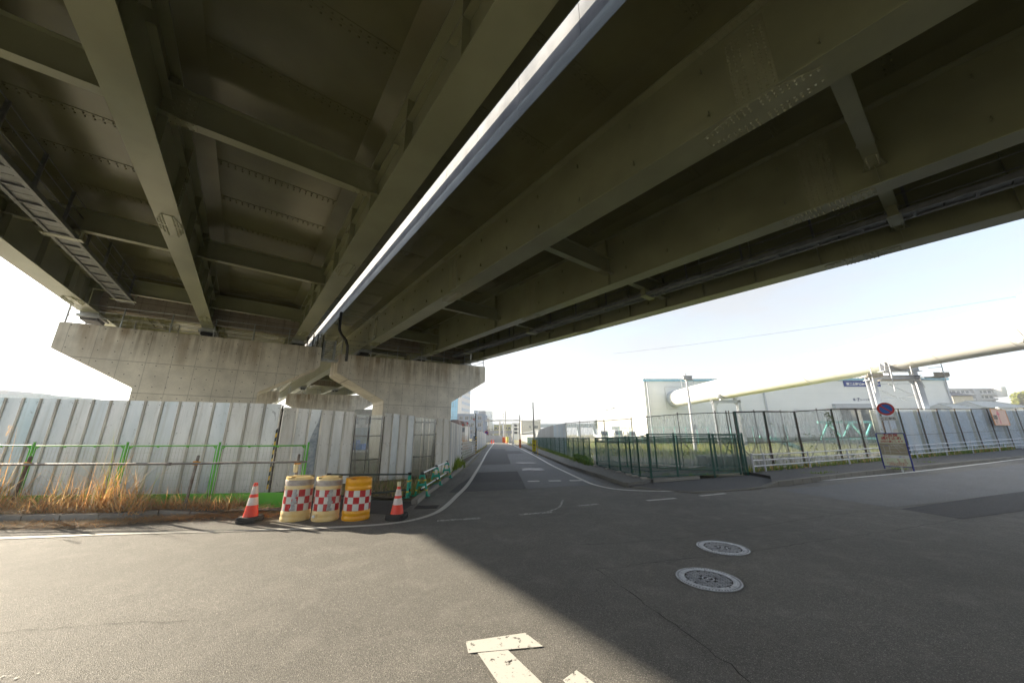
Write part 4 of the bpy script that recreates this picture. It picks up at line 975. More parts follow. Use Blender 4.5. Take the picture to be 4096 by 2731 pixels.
for i in range(420):
    k=vr.random()
    if k<.62: t=2.86+vr.gauss(0,.06); z=2.6-abs(vr.gauss(0,.55))
    elif k<.8: t=vr.choice((2.2,2.3,1.85))+vr.gauss(0,.05); z=vr.uniform(.3,1.6)
    else: t=vr.uniform(0,5); z=vr.uniform(.3,2.2)
    p=fpt(max(0,t),max(.3,z)); leaf(m,(p[0]+vr.gauss(0,.03),p[1]+vr.gauss(0,.03),p[2]),vr.uniform(.025,.06))
m.build('vine_leaves',VN,w)
# clear sheets on pipe frame behind, then grey-blue ribbed sheets
cl=[(3.9,26.2),(4.35,23.2),(5.37,20.95),(6.54,19.58),(7.15,18.87),(8.22,17.61),(9.35,16.29),(9.6,15.7),(11.3,16.35),(13.3,17.35),(16.4,18.85),(18.9,20.1),(21.0,21.2)]
ch=[2.34,2.33,2.34,2.40,2.46,2.52,2.52,2.48,2.55,2.6,2.78,2.86,2.92]
def wavy(label,pts,hs,z0,mat,name,seg=.9,pitch=.13,depth=.022,frame=PIPE,frames=True):
    w=thing(name,label,'hoarding',((pts[0][0]+pts[-1][0])/2,(pts[0][1]+pts[-1][1])/2,0),0,'hoardings on the right side')
    for (a,b),(ha,hb) in zip(zip(pts,pts[1:]),zip(hs,hs[1:])):
        a,b=Vector(a),Vector(b); L_=(b-a).length; ns=max(1,round(L_/seg)); u=(b-a)/L_; n=Vector((u.y,-u.x))
        for i in range(ns):
            m=MB(); x0,x1=i*L_/ns+.004,(i+1)*L_/ns-.004; k=max(2,int((x1-x0)/pitch)*2); vs=[]
            for j in range(k+1):
                x=x0+(x1-x0)*j/k; q=a+u*x+n*(depth*(j%2)); h=ha+(hb-ha)*x/L_; vs+=[(q.x,q.y,z0),(q.x,q.y,h-.05)]
            m.add(vs,[(2*j,2*j+2,2*j+3,2*j+1) for j in range(k)]); m.build('sheet',mat,w)
    if frames:
        m=MB()
        for i in range(len(pts)-1):
            for f in (1,.48): m.tube((*pts[i],hs[i]*f-.02),(*pts[i+1],hs[i+1]*f-.02),.022,6)
        for i,(p,h) in enumerate(zip(pts,hs)):
            a=Vector(p); u=(Vector(pts[min(i+1,len(pts)-1)])-Vector(pts[max(0,i-1)])).normalized(); n=Vector((-u.y,u.x)); q=a+n*.07; e=a+n*1.15+u*.5
            m.tube((q.x,q.y,-.05),(q.x,q.y,h+.08),.024,6); m.tube((q.x,q.y,h*.55),(e.x,e.y,-.02),.022,6)
        m.build('pipe_frame',frame,w)
    return w
CLR=glassy('clear_sheet_right',(.95,.965,.95),.42,0,(.95,.96,.92))
wavy('clear corrugated sheets on a pipe frame, in front of the grassy field',cl[:8],ch[:8],.05,CLR,'clear_hoarding')
wavy('clear corrugated sheets right behind the tall rusty chain link fence',cl[7:],ch[7:],.05,CLR,'clear_hoarding')
BLU=M('blue_grey_sheet',(.66,.80,.98),.45,.05,col2=(.80,.86,.95),vs=.9,stretch=(1,1,.3),lo=.4,hi=.62)
def offs(p,d=.30): return [(x-.44*d*-1*-1,y+.9*d) for x,y in p]
bp=offs([(21.5,20.75),(24.2,22.06),(27.12,23.5),(30.18,25.01),(33.52,26.66),(37.03,28.4),(40.91,30.31),(44.83,32.25),(49.37,34.49),(53.82,36.69)])
wavy('blue grey ribbed sheets with pale gaps behind the tall fence at the right',bp,[2.93,3.0,3.09,3.18,3.28,3.38,3.5,3.62,3.75,3.88],.05,BLU,'ribbed_hoarding',seg=1.35,pitch=.34,depth=.10,frames=False)
m=MB()
for i,(p,h) in enumerate(zip(bp,[2.93,3.0,3.09,3.18,3.28,3.38,3.5,3.62,3.75])): m.box(p[0]-.16,p[0]+.12,p[1]-.17,p[1]-.13,.05,h-.06)
m.build('pale_strip',M('cream_strip',(.55,.53,.42),.5,0,col2=(.35,.40,.33),vs=4),bpy.data.objects['ribbed_hoarding'])
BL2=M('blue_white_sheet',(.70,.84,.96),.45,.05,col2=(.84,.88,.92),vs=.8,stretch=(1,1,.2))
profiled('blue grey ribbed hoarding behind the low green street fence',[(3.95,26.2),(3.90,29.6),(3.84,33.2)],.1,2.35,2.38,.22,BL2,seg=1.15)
profiled('ribbed hoarding, sunlight painted in as white, farther up the street behind the green fence',[(3.83,33.25),(3.55,40),(3.2,49)],.1,2.38,2.0,.22,WHITEP,seg=1.2)  # white sheet colour stands in for sunlight falling on this stretch
m=MB(); x=3.3
profiled('distant low pale hoarding beside the far utility poles',[(3.1,50.5),(2.5,66),(1.6,85)],.1,1.55,1.35,.4,WHITEP,seg=2.5,depth=.05)

# guard rail
gp=[(9.26,14.07),(9.96,14.42),(12.94,15.9),(16.18,17.51),(19.77,19.3),(23.64,21.22),(28.01,23.39),(32.74,25.74),(38.58,28.64),(44.74,31.71),(51,34.8)]
gh=[.81,.80,.79,.81,.83,.87,.91,.94,1.0,1.04,1.1]
w=thing('guard_rail','white three-pipe guard rail along the grassy back of the pavement','guard rail',(20,19,0)); m=MB()
for i in range(len(gp)-1):
    for f in (.96,.66,.36): m.tube((*gp[i],.1+(gh[i]-.1)*f),(*gp[i+1],.1+(gh[i+1]-.1)*f),.024,8)
m.build('rail_pipe',WRAIL,w)
for p,h in zip(gp,gh): m=MB(); m.tube((*p,0),(*p,h),.032,10); m.lathe([(.036,0),(.03,.02),(0,.026)],10,(*p,h)); m.build('post',WRAIL,w)

# ---- no-parking sign
w=thing('no_parking_sign','round blue and red no parking sign on a white pole by the kerb','road sign',(16.19,15.24,0))
fn=Vector((-.72,-.69,0)).normalized(); su=Vector((.69,-.72,0)).normalized()   # facing, screen-right
fn=Vector((-.60,-.80,0)).normalized(); su=Vector((.80,-.60,0)).normalized()
base=Vector((16.19,15.24,0)); RSIGN=M('sign_red',(.50,.02,.012),.35,0,var=.08); BSIGN=M('sign_blue',(.01,.13,.48),.35,0,var=.06); WSIGN=M('sign_white',(.72,.72,.70),.4,0,var=.05); BLET=M('sign_black',(.015,.015,.015),.5)
m=MB(); m.tube(base,base+Vector((0,0,2.75)),.03,10); m.build('pole',WRAIL,w)
def disc(m,c,r0,r1,off,mi=0,n=40):
    for i in range(n):
        a,b=2*PI*i/n,2*PI*(i+1)/n; f=lambda t,r:c+fn*off+su*r*math.cos(t)+Vector((0,0,1))*r*math.sin(t)
        m.add([f(a,r0),f(b,r0),f(b,r1),f(a,r1)] if r0>0 else [c+fn*off,f(b,r1),f(a,r1)],[(0,1,2,3)] if r0>0 else [(0,1,2)],mi)
c=base+Vector((0,0,2.57)); m=MB(); disc(m,c,0,.275,.045,2); m.prism([c+fn*.035+su*.275*math.cos(2*PI*i/40)+Vector((0,0,.275*math.sin(2*PI*i/40))) for i in range(40)],fn*.008,2)
disc(m,c,.195,.268,.0475,0); disc(m,c,0,.195,.0465,1)
d1=(su*math.cos(2.356)+Vector((0,0,1))*math.sin(2.356)); d2=fn.cross(d1)
q=c+fn*.0485; m.add([q+d1*.2-d2*.026,q+d1*.2+d2*.026,q-d1*.2+d2*.026,q-d1*.2-d2*.026],[(0,1,2,3)],0); m.build('sign_disc',[RSIGN,BSIGN,WSIGN],w)
m=MB(); c=base+Vector((0,0,2.17)); m.obox(c+fn*.036-su*.27-Vector((0,0,.088)),su*.54,fn*.008,(0,0,.176)); m.build('sub_plate',WSIGN,w,bevel=.01)
m=MB(); o=c+fn*.0455-su*.215-Vector((0,0,.052)); put_text(m,'ここから',o,su,(0,0,1),width=.43,bold=.0035); m.build('lettering',BLET,w)
m=MB(); c=base+Vector((0,0,1.62))+su*.12; m.obox(c-su*.07+fn*.0-Vector((0,0,.1)),su*.14,fn*.006,(0,0,.2)); m.build('small_plate',WSIGN,w)
# ---- notice board leaning by the pole
w=thing('notice_board','blue framed roadwork notice board with red lettering and a map','notice board',(15.8,14.9,0))
NB=Vector((15.62,15.38,.13)); nu=Vector((16.10,14.72,.13))-NB; NW=nu.length; nu.normalize(); nf=Vector((nu.y,-nu.x,0)); nf=nf if nf.dot(Vector((-1,-1,0)))>0 else -nf
nw=Vector((0,0,1))*.998-nf*.06; nw.normalize(); NH=1.42
FRB=M('board_frame_blue',(.02,.03,.22),.4,.2,var=.3,vs=40); PANB=M('board_cream',(.66,.70,.52),.5,0,var=.04); MAPB=M('board_map_tan',(.38,.33,.23),.5,0,var=.05); REDL=M('board_red_letter',(.45,.02,.02),.5); MAPL=M('map_line',(.62,.62,.60),.5); BLL=M('map_blue',(.05,.12,.45),.5)
m=MB()
def nb(x,z,o=0): return NB+nu*x+nw*z+nf*o
for a,b in (((.0,-.05),(0,NH)),((NW,-.05),(NW,NH))): m.bar(nb(*a),nb(*b),.035,.035)
m.bar(nb(0,NH),nb(NW,NH),.035,.035); m.bar(nb(0,.10),nb(NW,.10),.02,.02); m.build('board_frame',FRB,w)
m=MB(); m.obox(nb(.02,.12,-.004),nu*(NW-.04),nf*.006,nw*(NH-.14)); m.build('board_panel',PANB,w)
m=MB(); m.obox(nb(.025,.56,.003),nu*(NW-.05),nf*.002,nw*.46); m.build('map_field',MAPB,w)
m=MB(); m.obox(nb(.025,.43,.003),nu*(NW-.05),nf*.002,nw*.11); m.build('legend_field',WSIGN,w)
cxn=NW/2; m=MB()
for tx,z,wd,bo in (('予告版',1.29,.44,.004),('通行止め',1.16,.58,.004),('迂回お願いします',1.055,.66,.002)): put_text(m,tx,nb(cxn,z,.0035),nu,nw,width=wd,center=True,bold=bo)
put_text(m,'月',nb(.42,.335,.0035),nu,nw,height=.062); put_text(m,'日',nb(.62,.335,.0035),nu,nw,height=.062); put_text(m,'R 年',nb(.09,.34,.0035),nu,nw,height=.045)
put_text(m,'～',nb(.24,.28,.0035),nu,nw,width=.07); put_text(m,'月',nb(.44,.26,.0035),nu,nw,height=.062); put_text(m,'日',nb(.63,.26,.0035),nu,nw,height=.062)
for tx,z,wd in (('深谷地区下水道整備工事',.215,.62),('(その28)(ゼロ市工事)',.18,.42),('湘南建設株式会社',.135,.5)): put_text(m,tx,nb(cxn,z,.0035),nu,nw,width=wd,center=True)
put_text(m,'掘削 工事箇所',nb(.12,.465,.0055),nu,nw,height=.022); put_text(m,'迂回路',nb(.6,.465,.0055),nu,nw,height=.022); put_text(m,'施工箇所',nb(.5,.70,.0055),nu,nw,height=.025)
m.bar(nb(.05,.475,.005),nb(.1,.475,.005),.001,.012); m.build('lettering',REDL,w)
m=MB()
for pl in ([(.03,.95),(.12,.9),(.14,.7),(.12,.58)],[(.14,.92),(.45,.93),(.6,1.0)],[(.14,.72),(.62,.66),(.75,.68)],[(.3,.93),(.29,.6)],[(.45,.93),(.5,.84),(.56,.72),(.6,.64)],[(.3,.84),(.6,.82)],[(.36,1.0),(.37,.9)],[(.43,1.01),(.47,.9)],[(.5,1.01),(.55,.88)],[(.57,1.0),(.65,.85),(.74,.8)],[(.35,.965),(.7,.95)],[(.48,.9),(.72,.88)]):
    for a,b in zip(pl,pl[1:]): m.bar(nb(*a,.006),nb(*b,.006),.01,.002,up=nf)
m.build('map_roads',MAPL,w)
m=MB(); m.bar(nb(.17,.925,.007),nb(.27,.93,.007),.016,.002,up=nf); m.bar(nb(.5,.49,.007),nb(.57,.49,.007),.02,.002,up=nf); m.build('map_highlight',BLL,w)
# pink arrow board hung on the far fence
PINK=M('pale_pink_board',(.66,.42,.33),.5,0,var=.05); PNK2=M('pink_arrow',(.62,.08,.13),.5); ORF=M('orange_edge',(.7,.3,.08),.5)
w=thing('arrow_board','pink board with a red upward arrow hung on the far right fence','sign',(42,30.5,0))
a=Vector((40.6,29.98,0)); b=Vector((44.6,31.95,0)); u=(b-a).normalized(); n=Vector((u.y,-u.x,0)); W=(b-a).length
m=MB(); m.obox(a+Vector((0,0,2.15))+n*.06,u*W,n*.02,(0,0,1.33)); m.build('board',PINK,w)
m=MB(); o=a+n*.085
for s in (((0,2.15),(W,2.15)),((0,3.48),(W,3.48)),((0,2.15),(0,3.48)),((W,2.15),(W,3.48))): m.bar(o+u*s[0][0]+Vector((0,0,s[0][1])),o+u*s[1][0]+Vector((0,0,s[1][1])),.04,.04)
m.build('board_edge',ORF,w)
m=MB(); cx=1.9; m.add([o+u*(cx+x)+Vector((0,0,z)) for x,z in ((-.13,2.25),(.13,2.25),(.13,3.0),(.55,3.0),(0,3.42),(-.55,3.0),(-.13,3.0))],[(0,1,2,3,4,5,6)]); m.build('arrow',PNK2,w)
m=MB(); put_text(m,'送電線',o+u*.25+Vector((0,0,2.62)),u,(0,0,1),width=1.15,bold=.015); put_text(m,'注意',o+u*.5+Vector((0,0,2.3)),u,(0,0,1),width=.5); m.build('lettering',BLET,w)

# ---- pipeline (sizes below are in units of FS metres)
FS=1.16
class MF(MB):
    def build(s,*a,**k):
        s.v=[(x*FS,y*FS,H+(z-H)*FS) for x,y,z in s.v]; return MB.build(s,*a,**k)
def fthing(n,l,c,loc,rz=0,g=None): return thing(n,l,c,(loc[0]*FS,loc[1]*FS,0),rz,g)
PIPEW=M('pipeline_paint',(.80,.795,.77),.45,0,var=.05,vs=.5,spec=.5); SUP=M('support_paint',(.52,.54,.58),.5,.1,var=.06)
w=fthing('pipeline','huge cream white pipeline running from the warehouse wall over the right edge','pipeline',(26,30,0)); PZ=6.87; PR_=1.25
y=-26.0
while y<55.6:
    y2=min(y+3.3,55.8); m=MF(); k=44
    m.path([(26,y+.008,PZ),(26,y2-.008,PZ)],PR_,k,caps=False); m.path([(26,y2-.05,PZ),(26,y2+.02,PZ)],PR_+.012,k,caps=True) 
    m.build('pipe_section',PIPEW,w,smooth=True); y=y2
m=MF()
for yy in (16.3,29.5,42.2,2): 
    m.path([(26,yy-.05,PZ),(26,yy+.05,PZ)],PR_+.035,44,caps=True)
    for dx in (-.25,.1): m.box(26+dx,26+dx+.12,yy-.12,yy+.12,PZ+PR_+.02,PZ+PR_+.16)
m.box(25.0-.2,25.08,16.2,16.4,PZ-1.05,PZ-.9)
m.build('joint_band',PIPEW,w,smooth=True)
m=MF(); m.path([(26,54.9,PZ),(26,55.78,PZ)],PR_+.05,44); m.build('wall_collar',M('collar_grey',(.50,.54,.58),.5),w,smooth=True)
def ibeam(m,p,q,w_,h_,t=.03,up=(0,0,1)):
    p,q=Vector(p),Vector(q); d=(q-p).normalized(); up=Vector(up); a=d.cross(up).normalized(); b=a.cross(d).normalized()
    for s in (-1,1): m.bar(p+b*s*(h_/2-t/2),q+b*s*(h_/2-t/2),w_,t,up=b)
    m.bar(p,q,t*.8,h_-2*t,up=b)
def support(label,y,x0,x1,zb,scaf=False):
    w=fthing('pipe_support',label,'pipe support',((x0+x1)/2,y,0),0,'steel frames under the pipeline')
    for x in (x0,x1): m=MF(); ibeam(m,(x,y,-.03),(x,y,zb-.02),.36,.34,.03,up=(0,1,0)); m.build('leg',SUP,w)
    m=MF(); ibeam(m,(x0-.35,y,zb+.16),(x1+.35,y,zb+.16),.3,.34,.03); 
    for x in (x0,x1,x0-.2,x1+.2): m.box(x-.01,x+.01,y-.145,y+.145,zb+.02,zb+.30)
    for x,s in ((x0,1),(x1,-1)): m.prism([(x+s*.18,y-.01,zb-.45),(x+s*.55,y-.01,zb-.015),(x+s*.18,y-.01,zb-.015)],(0,.02,0))
    m.build('cross_head',SUP,w)
    m=MF(); xm=26; n=14; pr=[]
    for i in range(n+1):
        a=-PI/2-.98+1.96*i/n; pr.append((xm+(PR_+.03)*math.cos(a),(PR_+.03)*math.sin(a)+PZ))
    lowz=zb+.62; 
    poly=[(x,z) for x,z in pr]+[(xm+1.15,lowz),(xm-1.15,lowz)]
    for yy in (y-.16,y+.14): m.prism([(x,yy,z) for x,z in poly],(0,.02,0))
    for i in range(n): (xa,za),(xb,zb_)=pr[i],pr[i+1]; m.hexa([(xa,y-.2,za-.02),(xb,y-.2,zb_-.02),(xb,y+.2,zb_-.02),(xa,y+.2,za-.02),(xa,y-.2,za),(xb,y-.2,zb_),(xb,y+.2,zb_),(xa,y+.2,za)])
    m.box(xm-1.3,xm+1.3,y-.2,y+.2,lowz-.03,lowz)
    for dx in (-.85,.85): m.box(xm+dx-.13,xm+dx+.13,y-.15,y+.15,zb+.335,lowz-.031)
    m.build('saddle',SUP,w)
    return w
support('grey steel frame carrying the pipeline nearer the warehouse, no scaffold',42,24.25,27.15,5.08)
support('big grey steel frame carrying the pipeline above the no parking sign',22.9,23.87,26.88,4.92)
w=fthing('pipe_scaffold','small pipe scaffold with planks hung round the nearer pipeline frame','scaffold',(25.4,22.5,0)); m=MF()
SCP=M('scaffold_bright',(.55,.56,.58),.35,.5)
for x,z0,z1 in ((22.95,4.0,6.2),(24.2,4.1,6.25),(27.6,4.5,6.6)): m.tube((x,21.9,z0),(x+.1,21.9,z1),.024,6)
for p,q in (((22.9,21.9,5.95),(24.4,21.9,6.2)),((22.95,21.9,5.55),(24.9,22.0,5.8)),((23.6,22.0,5.0),(27.9,22.0,5.0)),((23.8,23.5,4.75),(27.4,23.5,4.8)),((24.0,22.0,4.72),(27.6,22.0,4.88)),((26.9,22,5.6),(27.8,22,5.65)),
  ((24.0,23.1,4.6),(26.0,23.1,3.6)),((25.2,23.1,4.7),(27.2,23.1,3.7)),((23.9,23.1,3.75),(26.9,23.1,3.85)),((26.0,21.9,4.9),(26.15,21.9,4.3)),((25.6,21.9,5.2),(25.62,21.9,5.7))): m.tube(p,q,.022,6)
m.build('scaffold_pipe',SCP,w)
m=MF(); m.box(23.9,26.6,22.0,22.5,4.83,4.87); m.box(27.0,28.0,21.95,22.5,5.0,5.05); m.box(27.0,28.0,21.9,21.93,5.05,5.3); m.box(22.8,23.8,22.0,22.5,5.03,5.07); m.box(22.8,23.8,21.95,21.98,5.07,5.25); m.build('plank',M('scaffold_plank',(.36,.33,.28),.8,0,bmp=.3),w)
# ---- lamp mast
w=thing('camera_mast','slim grey steel mast with a caged camera hood, in front of the pipeline','mast',(16.25,32.07,0))
m=MB(); m.tube((16.25,32.07,-.03),(16.28,32.07,6.35),.16,12,.085); m.build('mast_pole',SUP,w,smooth=True)
m=MB(); m.box(15.9,16.75,31.85,32.3,6.68,6.75); m.box(16.15,16.75,31.9,32.25,6.35,6.67); m.box(15.93,16.25,31.8,32.05,6.45,6.66); m.tube((16.25,32.07,6.75),(16.25,32.07,6.98),.06,10); m.tube((16.1,31.8,6.36),(16.1,31.72,6.3),.06,10); m.tube((16.62,31.8,6.42),(16.66,31.7,6.34),.07,10); m.build('camera_hood',M('hood_grey',(.36,.37,.38),.5,.2),w)
m=MB()
for x0 in (15.74,16.86):
    m.bar((x0-.02,32,6.45),(x0+.04,32,5.5),.035,.035); 
for z in (6.42,5.98,5.5): m.bar((15.74,32,z),(16.86,32,z),.03,.03)
m.bar((16.9,32,5.5),(16.95,32,4.85),.035,.035); m.bar((16.4,32,4.87),(16.95,32,4.87),.03,.03); m.bar((15.78,32,5.4),(15.82,32,4.85),.03,.03); m.bar((15.8,32,5.45),(16.3,32,5.45),.05,.05)
for z in (6.0,6.2): m.bar((16.05,32,z),(16.1,32,5.6),.02,.02)
for i in range(9): m.bar((16.25,32,4.4-i*.45),(16.5 if i%2 else 16.05,32,4.4-i*.45),.012,.012)
m.build('ladder_cage',SUP,w)
m=MB(); m.box(16.42,16.62,31.9,32.1,1.9,2.35); m.build('switch_box',SUP,w)
# ---- verge plants on the right
m=MB()
for i in range(3000):
    t=rg.random()**1.2; x=9.2+34*t; y=14.25+.497*(x-9.26)+rg.uniform(-.15,.5); h=rg.uniform(.08,.34)*(.6+.7*rg.random())
    blade(m,x,y,.1,h*(1+.02*x),rg.gauss(.55,.35),rg.uniform(0,6.3),rg.uniform(.012,.028)*(1+.03*x),3,rg.choice((2,2,2,4,0)))
for i in range(2400):
    y=rg.uniform(17.6,52); x=3.82-.045*(y-18)-abs(rg.gauss(0,.14)); blade(m,x,y,.1,rg.uniform(.1,.3),rg.gauss(.6,.3),rg.uniform(0,6.3),rg.uniform(.015,.045),3,rg.choice((2,2,4)) if y<32 else rg.choice((2,5,5)))  # yellower blades farther up the street carry sunlight as colour
for i in range(260):
    x,y=rg.choice(((6.8,15.7),(7.5,15.2),(7.9,15.0),(5.0,14.2),(5.6,13.4),(8.6,14.3),(4.9,16.6),(6.2,13.15),(6.9,13.35)));blade(m,x+rg.gauss(0,.22),y+rg.gauss(0,.09),.12,rg.uniform(.06,.2),rg.gauss(.7,.3),rg.uniform(0,6.3),rg.uniform(.012,.03),3,rg.choice((2,4)))
for i in range(240):
    x,y=rg.choice(((16.0,15.3),(15.9,15.1),(12.0,13.95),(11.3,13.7),(21,18.4)));blade(m,x+rg.gauss(0,.2),y+rg.gauss(0,.08),.12,rg.uniform(.04,.13),rg.gauss(.7,.3),rg.uniform(0,6.3),rg.uniform(.012,.025),3,2)
G3=leafmat('fresh_green',(.07,.17,.02),(.17,.28,.04),.4); YB=leafmat('yellow_and_painted_sun_grass',(.42,.38,.10),(.30,.30,.08),.4)  # YB: natural yellow in the field, painted sunlight on the far verge
tag(m.build('verge_weeds',[STRAW,ORNG,GREENB,PALE,G3,YB]),'fresh green verge weeds at the foot of the right-hand fences','weeds',kind='stuff')
m=MB()
for i in range(900):   # leafy clump by the pen corner
    y=rg.uniform(17.4,21.5); x=3.85-rg.random()*.28+ (0 if y>18.2 else -.0); leaf(m,(x,y,.14+rg.random()**1.5*.34),rg.uniform(.03,.07),0,rg)
tag(m.build('leafy_weeds',[G3]),'broad leafed weeds crowding the pavement beside the gravel pen','weeds',kind='stuff')
m=MB()
for i in range(5200):
    y=rg.uniform(27,56); x=rg.uniform(4.6+.1*(y-27),15+ (y-27)*1.1); blade(m,x,y,-.03,rg.uniform(.12,.5),rg.gauss(.5,.3),rg.uniform(0,6.3),rg.uniform(.03,.08),2,rg.choice((0,1,2,0)))
tag(m.build('field_grass',[YB,GREENB,G3]),'yellow green field grass behind the clear sheets','grass',kind='stuff')
m=MB()
for i in range(2600):
    a=rg.random(); b_=rg.random(); x=4.2+4.7*a; ylo=12.5+.39*(x-4.7); yhi=17.2-.62*(x-4); y=ylo+max(.05,(yhi-ylo))*b_
    if yhi<ylo+.05: continue
    s=rg.uniform(.012,.03); c=Vector((x,y,.125)); v=[c+Vector((rg.uniform(-s,s),rg.uniform(-s,s),rg.uniform(0,s*1.2))) for _ in range(4)]; m.add(v,[(0,1,2),(0,2,3),(0,3,1),(1,3,2)],0)
tag(m.build('gravel_stones',[M('gravel_stone',(.26,.25,.24),.9,0,col2=(.08,.075,.07),vs=30)]),'loose grey gravel inside the green fenced pen','gravel',kind='stuff')
# a few things lying about
m=MB(); m.bar((6.6,16.9,.05),(7.6,16.5,.2),.03,.03); m.bar((8.2,17.0,.05),(9.0,16.7,.2),.03,.03); tag(m.build('spare_pipe',ALU),'pair of bright spare pipes lying behind the pen','pipe')
m=MB(); m.box(9.1,11.0,16.9,18.0,0,.55); tag(m.build('concrete_block',M('block_grey',(.34,.35,.34),.9,0,bmp=.3)),'grey concrete block behind the clear sheets at the fence corner','block')
m=MB(); m.bar((18.6,27,1.3),(21.2,26.4,.5),.3,.12); m.bar((19.4,27,1.2),(21.2,26.4,.45),.12,.3); tag(m.build('green_ramp',M('ramp_teal',(.12,.42,.36),.5)),'teal conveyor chute slanting in the field behind the fence','chute')
TEALP=M('truss_teal',(.15,.50,.48),.5)
m=MB(); 
for k in range(4): m.bar((31+k*2.2,36,1.0),(32.1+k*2.2,36,2.6),.14,.14); m.bar((32.1+k*2.2,36,2.6),(33.2+k*2.2,36,1.0),.14,.14)
m.bar((31,36,1.0),(39.8,36,1.0),.22,.22); m.bar((31,36,2.6),(39.8,36,2.6),.2,.2); tag(m.build('teal_truss',TEALP),'pale teal steel truss lying behind the tall fence','truss')
# ================================================================ BACKGROUND
br=random.Random(4)
def S(x,y,z,k): return (x*k,y*k,H+(z-H)*k)
WHB=M('warehouse_white',(.82,.83,.81),.5,0,var=.03,vs=.2); BLUT=M('light_blue_trim',(.28,.55,.68),.5); GLASS=M('window_glass',(.10,.13,.16),.12,0,var=.3,vs=.8); FRAME=M('window_frame',(.45,.40,.37),.5)
GRY2=M('pale_grey_wall',(.55,.54,.53),.7,0,var=.05); ROOFT=M('grey_roof_tile',(.30,.31,.32),.6,0,var=.15,vs=3); DKW=M('dark_gap',(.05,.055,.06),.6)
# warehouse with the lower annex to its left
w=fthing('warehouse','large white panelled warehouse with a pale blue eaves line, pipeline entering its wall','warehouse',(45,75,0))
X0,X1,Y0,Y1=21.3,70.2,55.8,62.6; m=MF()
m.box(X0,X1,Y0,62.6,-.1,9.9)
m.build('main_wall',WHB,w)
m=MF(); m.box(X0-.15,X1+.5,Y0-.22,Y0-.01,9.72,10.02); m.build('eaves_trim',BLUT,w)
m=MF(); m.box(X0-.1,X1+.3,Y0-.1,62.7,10.03,10.08)
for i in range(110): x=X0+i*.45; m.box(x,x+.22,Y0-.2,Y0+.3,10.09,10.17)
m.build('roof',M('roof_sheet',(.45,.48,.50),.5),w)
m=MF()
for z in [1.2*i+.5 for i in range(8)]: m.box(X0+.02,X1-.02,Y0-.012,Y0-.002,z,z+.025)
m.build('panel_joint',M('joint_grey',(.70,.72,.71),.7),w)
for x_ in (X0+.5,X1-.15,40.4): m=MF(); m.tube((x_,Y0-.15,0),(x_,Y0-.15,9.7),.12,8); m.build('downpipe',SUP,w)
m=MF(); m.box(25.0-.1,27.7,Y0-.05,Y0-.013,PZ-1.6,PZ-1.57); m.box(24.6,24.63,Y0-.05,Y0-.013,PZ-1.6,PZ+1.9); m.box(24.6,28,Y0-.05,Y0-.013,PZ+1.87,PZ+1.9); m.build('wall_flashing',M('flash',(.5,.5,.46),.6),w)
m=MF(); m.box(21.32,40,62.65,89.0,-.1,6.55); m.build('annex',M('annex_white',(.45,.45,.43),.6,0,var=.03),w)
for i in range(9): m=MF(); m.tube((21.6,63+i*3.1,6.55),(21.6,63+i*3.1,7.2),.05,6); m.build('roof_post',WHT,w)
for x in (X0+.2,33.5,45.5,57): m=MF(); m.tube((x,Y0+.1,10.1),(x,Y0+.1,11.4),.07,6); m.build('roof_post',WHT,w)
m=MF(); m.tube((X1,Y0+.1,10.1),(X1,Y0+.1,11.4),.07,6)
for a,b in ((X0+.2,33.5),(33.5,45.5),(45.5,57),(57,X1)): m.path([(a+(b-a)*t/6,Y0+.1,11.35-.25*math.sin(PI*t/6)) for t in range(7)],.012,4)
m.build('lightning_wire',WHT,w)
m=MF(); m.box(53.6,59.5,Y0-.1,Y0-.03,8.72,9.66); s_=m.build('wall_sign',M('sign_navy',(.02,.05,.25),.5,0,var=.05),w)
m=MF(); put_text(m,'第二土砂ピット',(54.0,Y0-.115,8.93),(1,0,0),(0,0,1),width=3.3,bold=.02); put_text(m,'Soil Pit',(57.75,Y0-.115,8.95),(1,0,0),(0,0,1),width=1.4,bold=.01); m.box(57.38,57.42,Y0-.115,Y0-.105,8.74,9.64); m.build('sign_lettering',WSIGN,s_)
m=MF(); put_text(m,'第',(54.5,Y0-.03,6.45),(1,0,0),(0,0,1),height=.40,bold=.012); put_text(m,'7',(55.28,Y0-.03,6.45),(1,0,0),(0,0,1),height=.40,bold=.03); put_text(m,'シャッター',(55.75,Y0-.03,6.47),(1,0,0),(0,0,1),width=1.75,bold=.012)
for i in range(20): a,b=2*PI*i/20,2*PI*(i+1)/20; m.bar((55.4+.28*math.cos(a),Y0-.03,6.65+.28*math.sin(a)),(55.4+.28*math.cos(b),Y0-.03,6.65+.28*math.sin(b)),.02,.02)
m.build('shutter_lettering',M('letter_indigo',(.06,.07,.16),.6),w)
m=MF(); m.box(51.0,59.5,Y0-.5,Y0-.02,5.3,5.85); m.box(50.9,59.6,Y0-.6,Y0-.02,5.86,5.95); m.build('shutter_beam',SUP,w)
m=MF(); m.box(52,59,Y0-.06,Y0-.02,0,5.28); m.build('shutter',DKW,w)
# railing along the warehouse foot
m=MB()
for i in range(28): x=15+i*1.75; m.tube((x,56,0),(x,56,2.5),.035,5)
for z in (2.3,): m.tube((15,56,z+.15),(64,56,z+.15),.03,5)
tag(m.build('field_railing',TEALP),'thin teal railing standing along the foot of the warehouse','railing')
m=MB(); m.box(15,64,57.5,58.2,-.03,.9); tag(m.build('field_hedge',M('low_bank_green',(.10,.17,.11),.9,0,bmp=.5,bs=5)),'low dark green bank under the warehouse wall','bank')
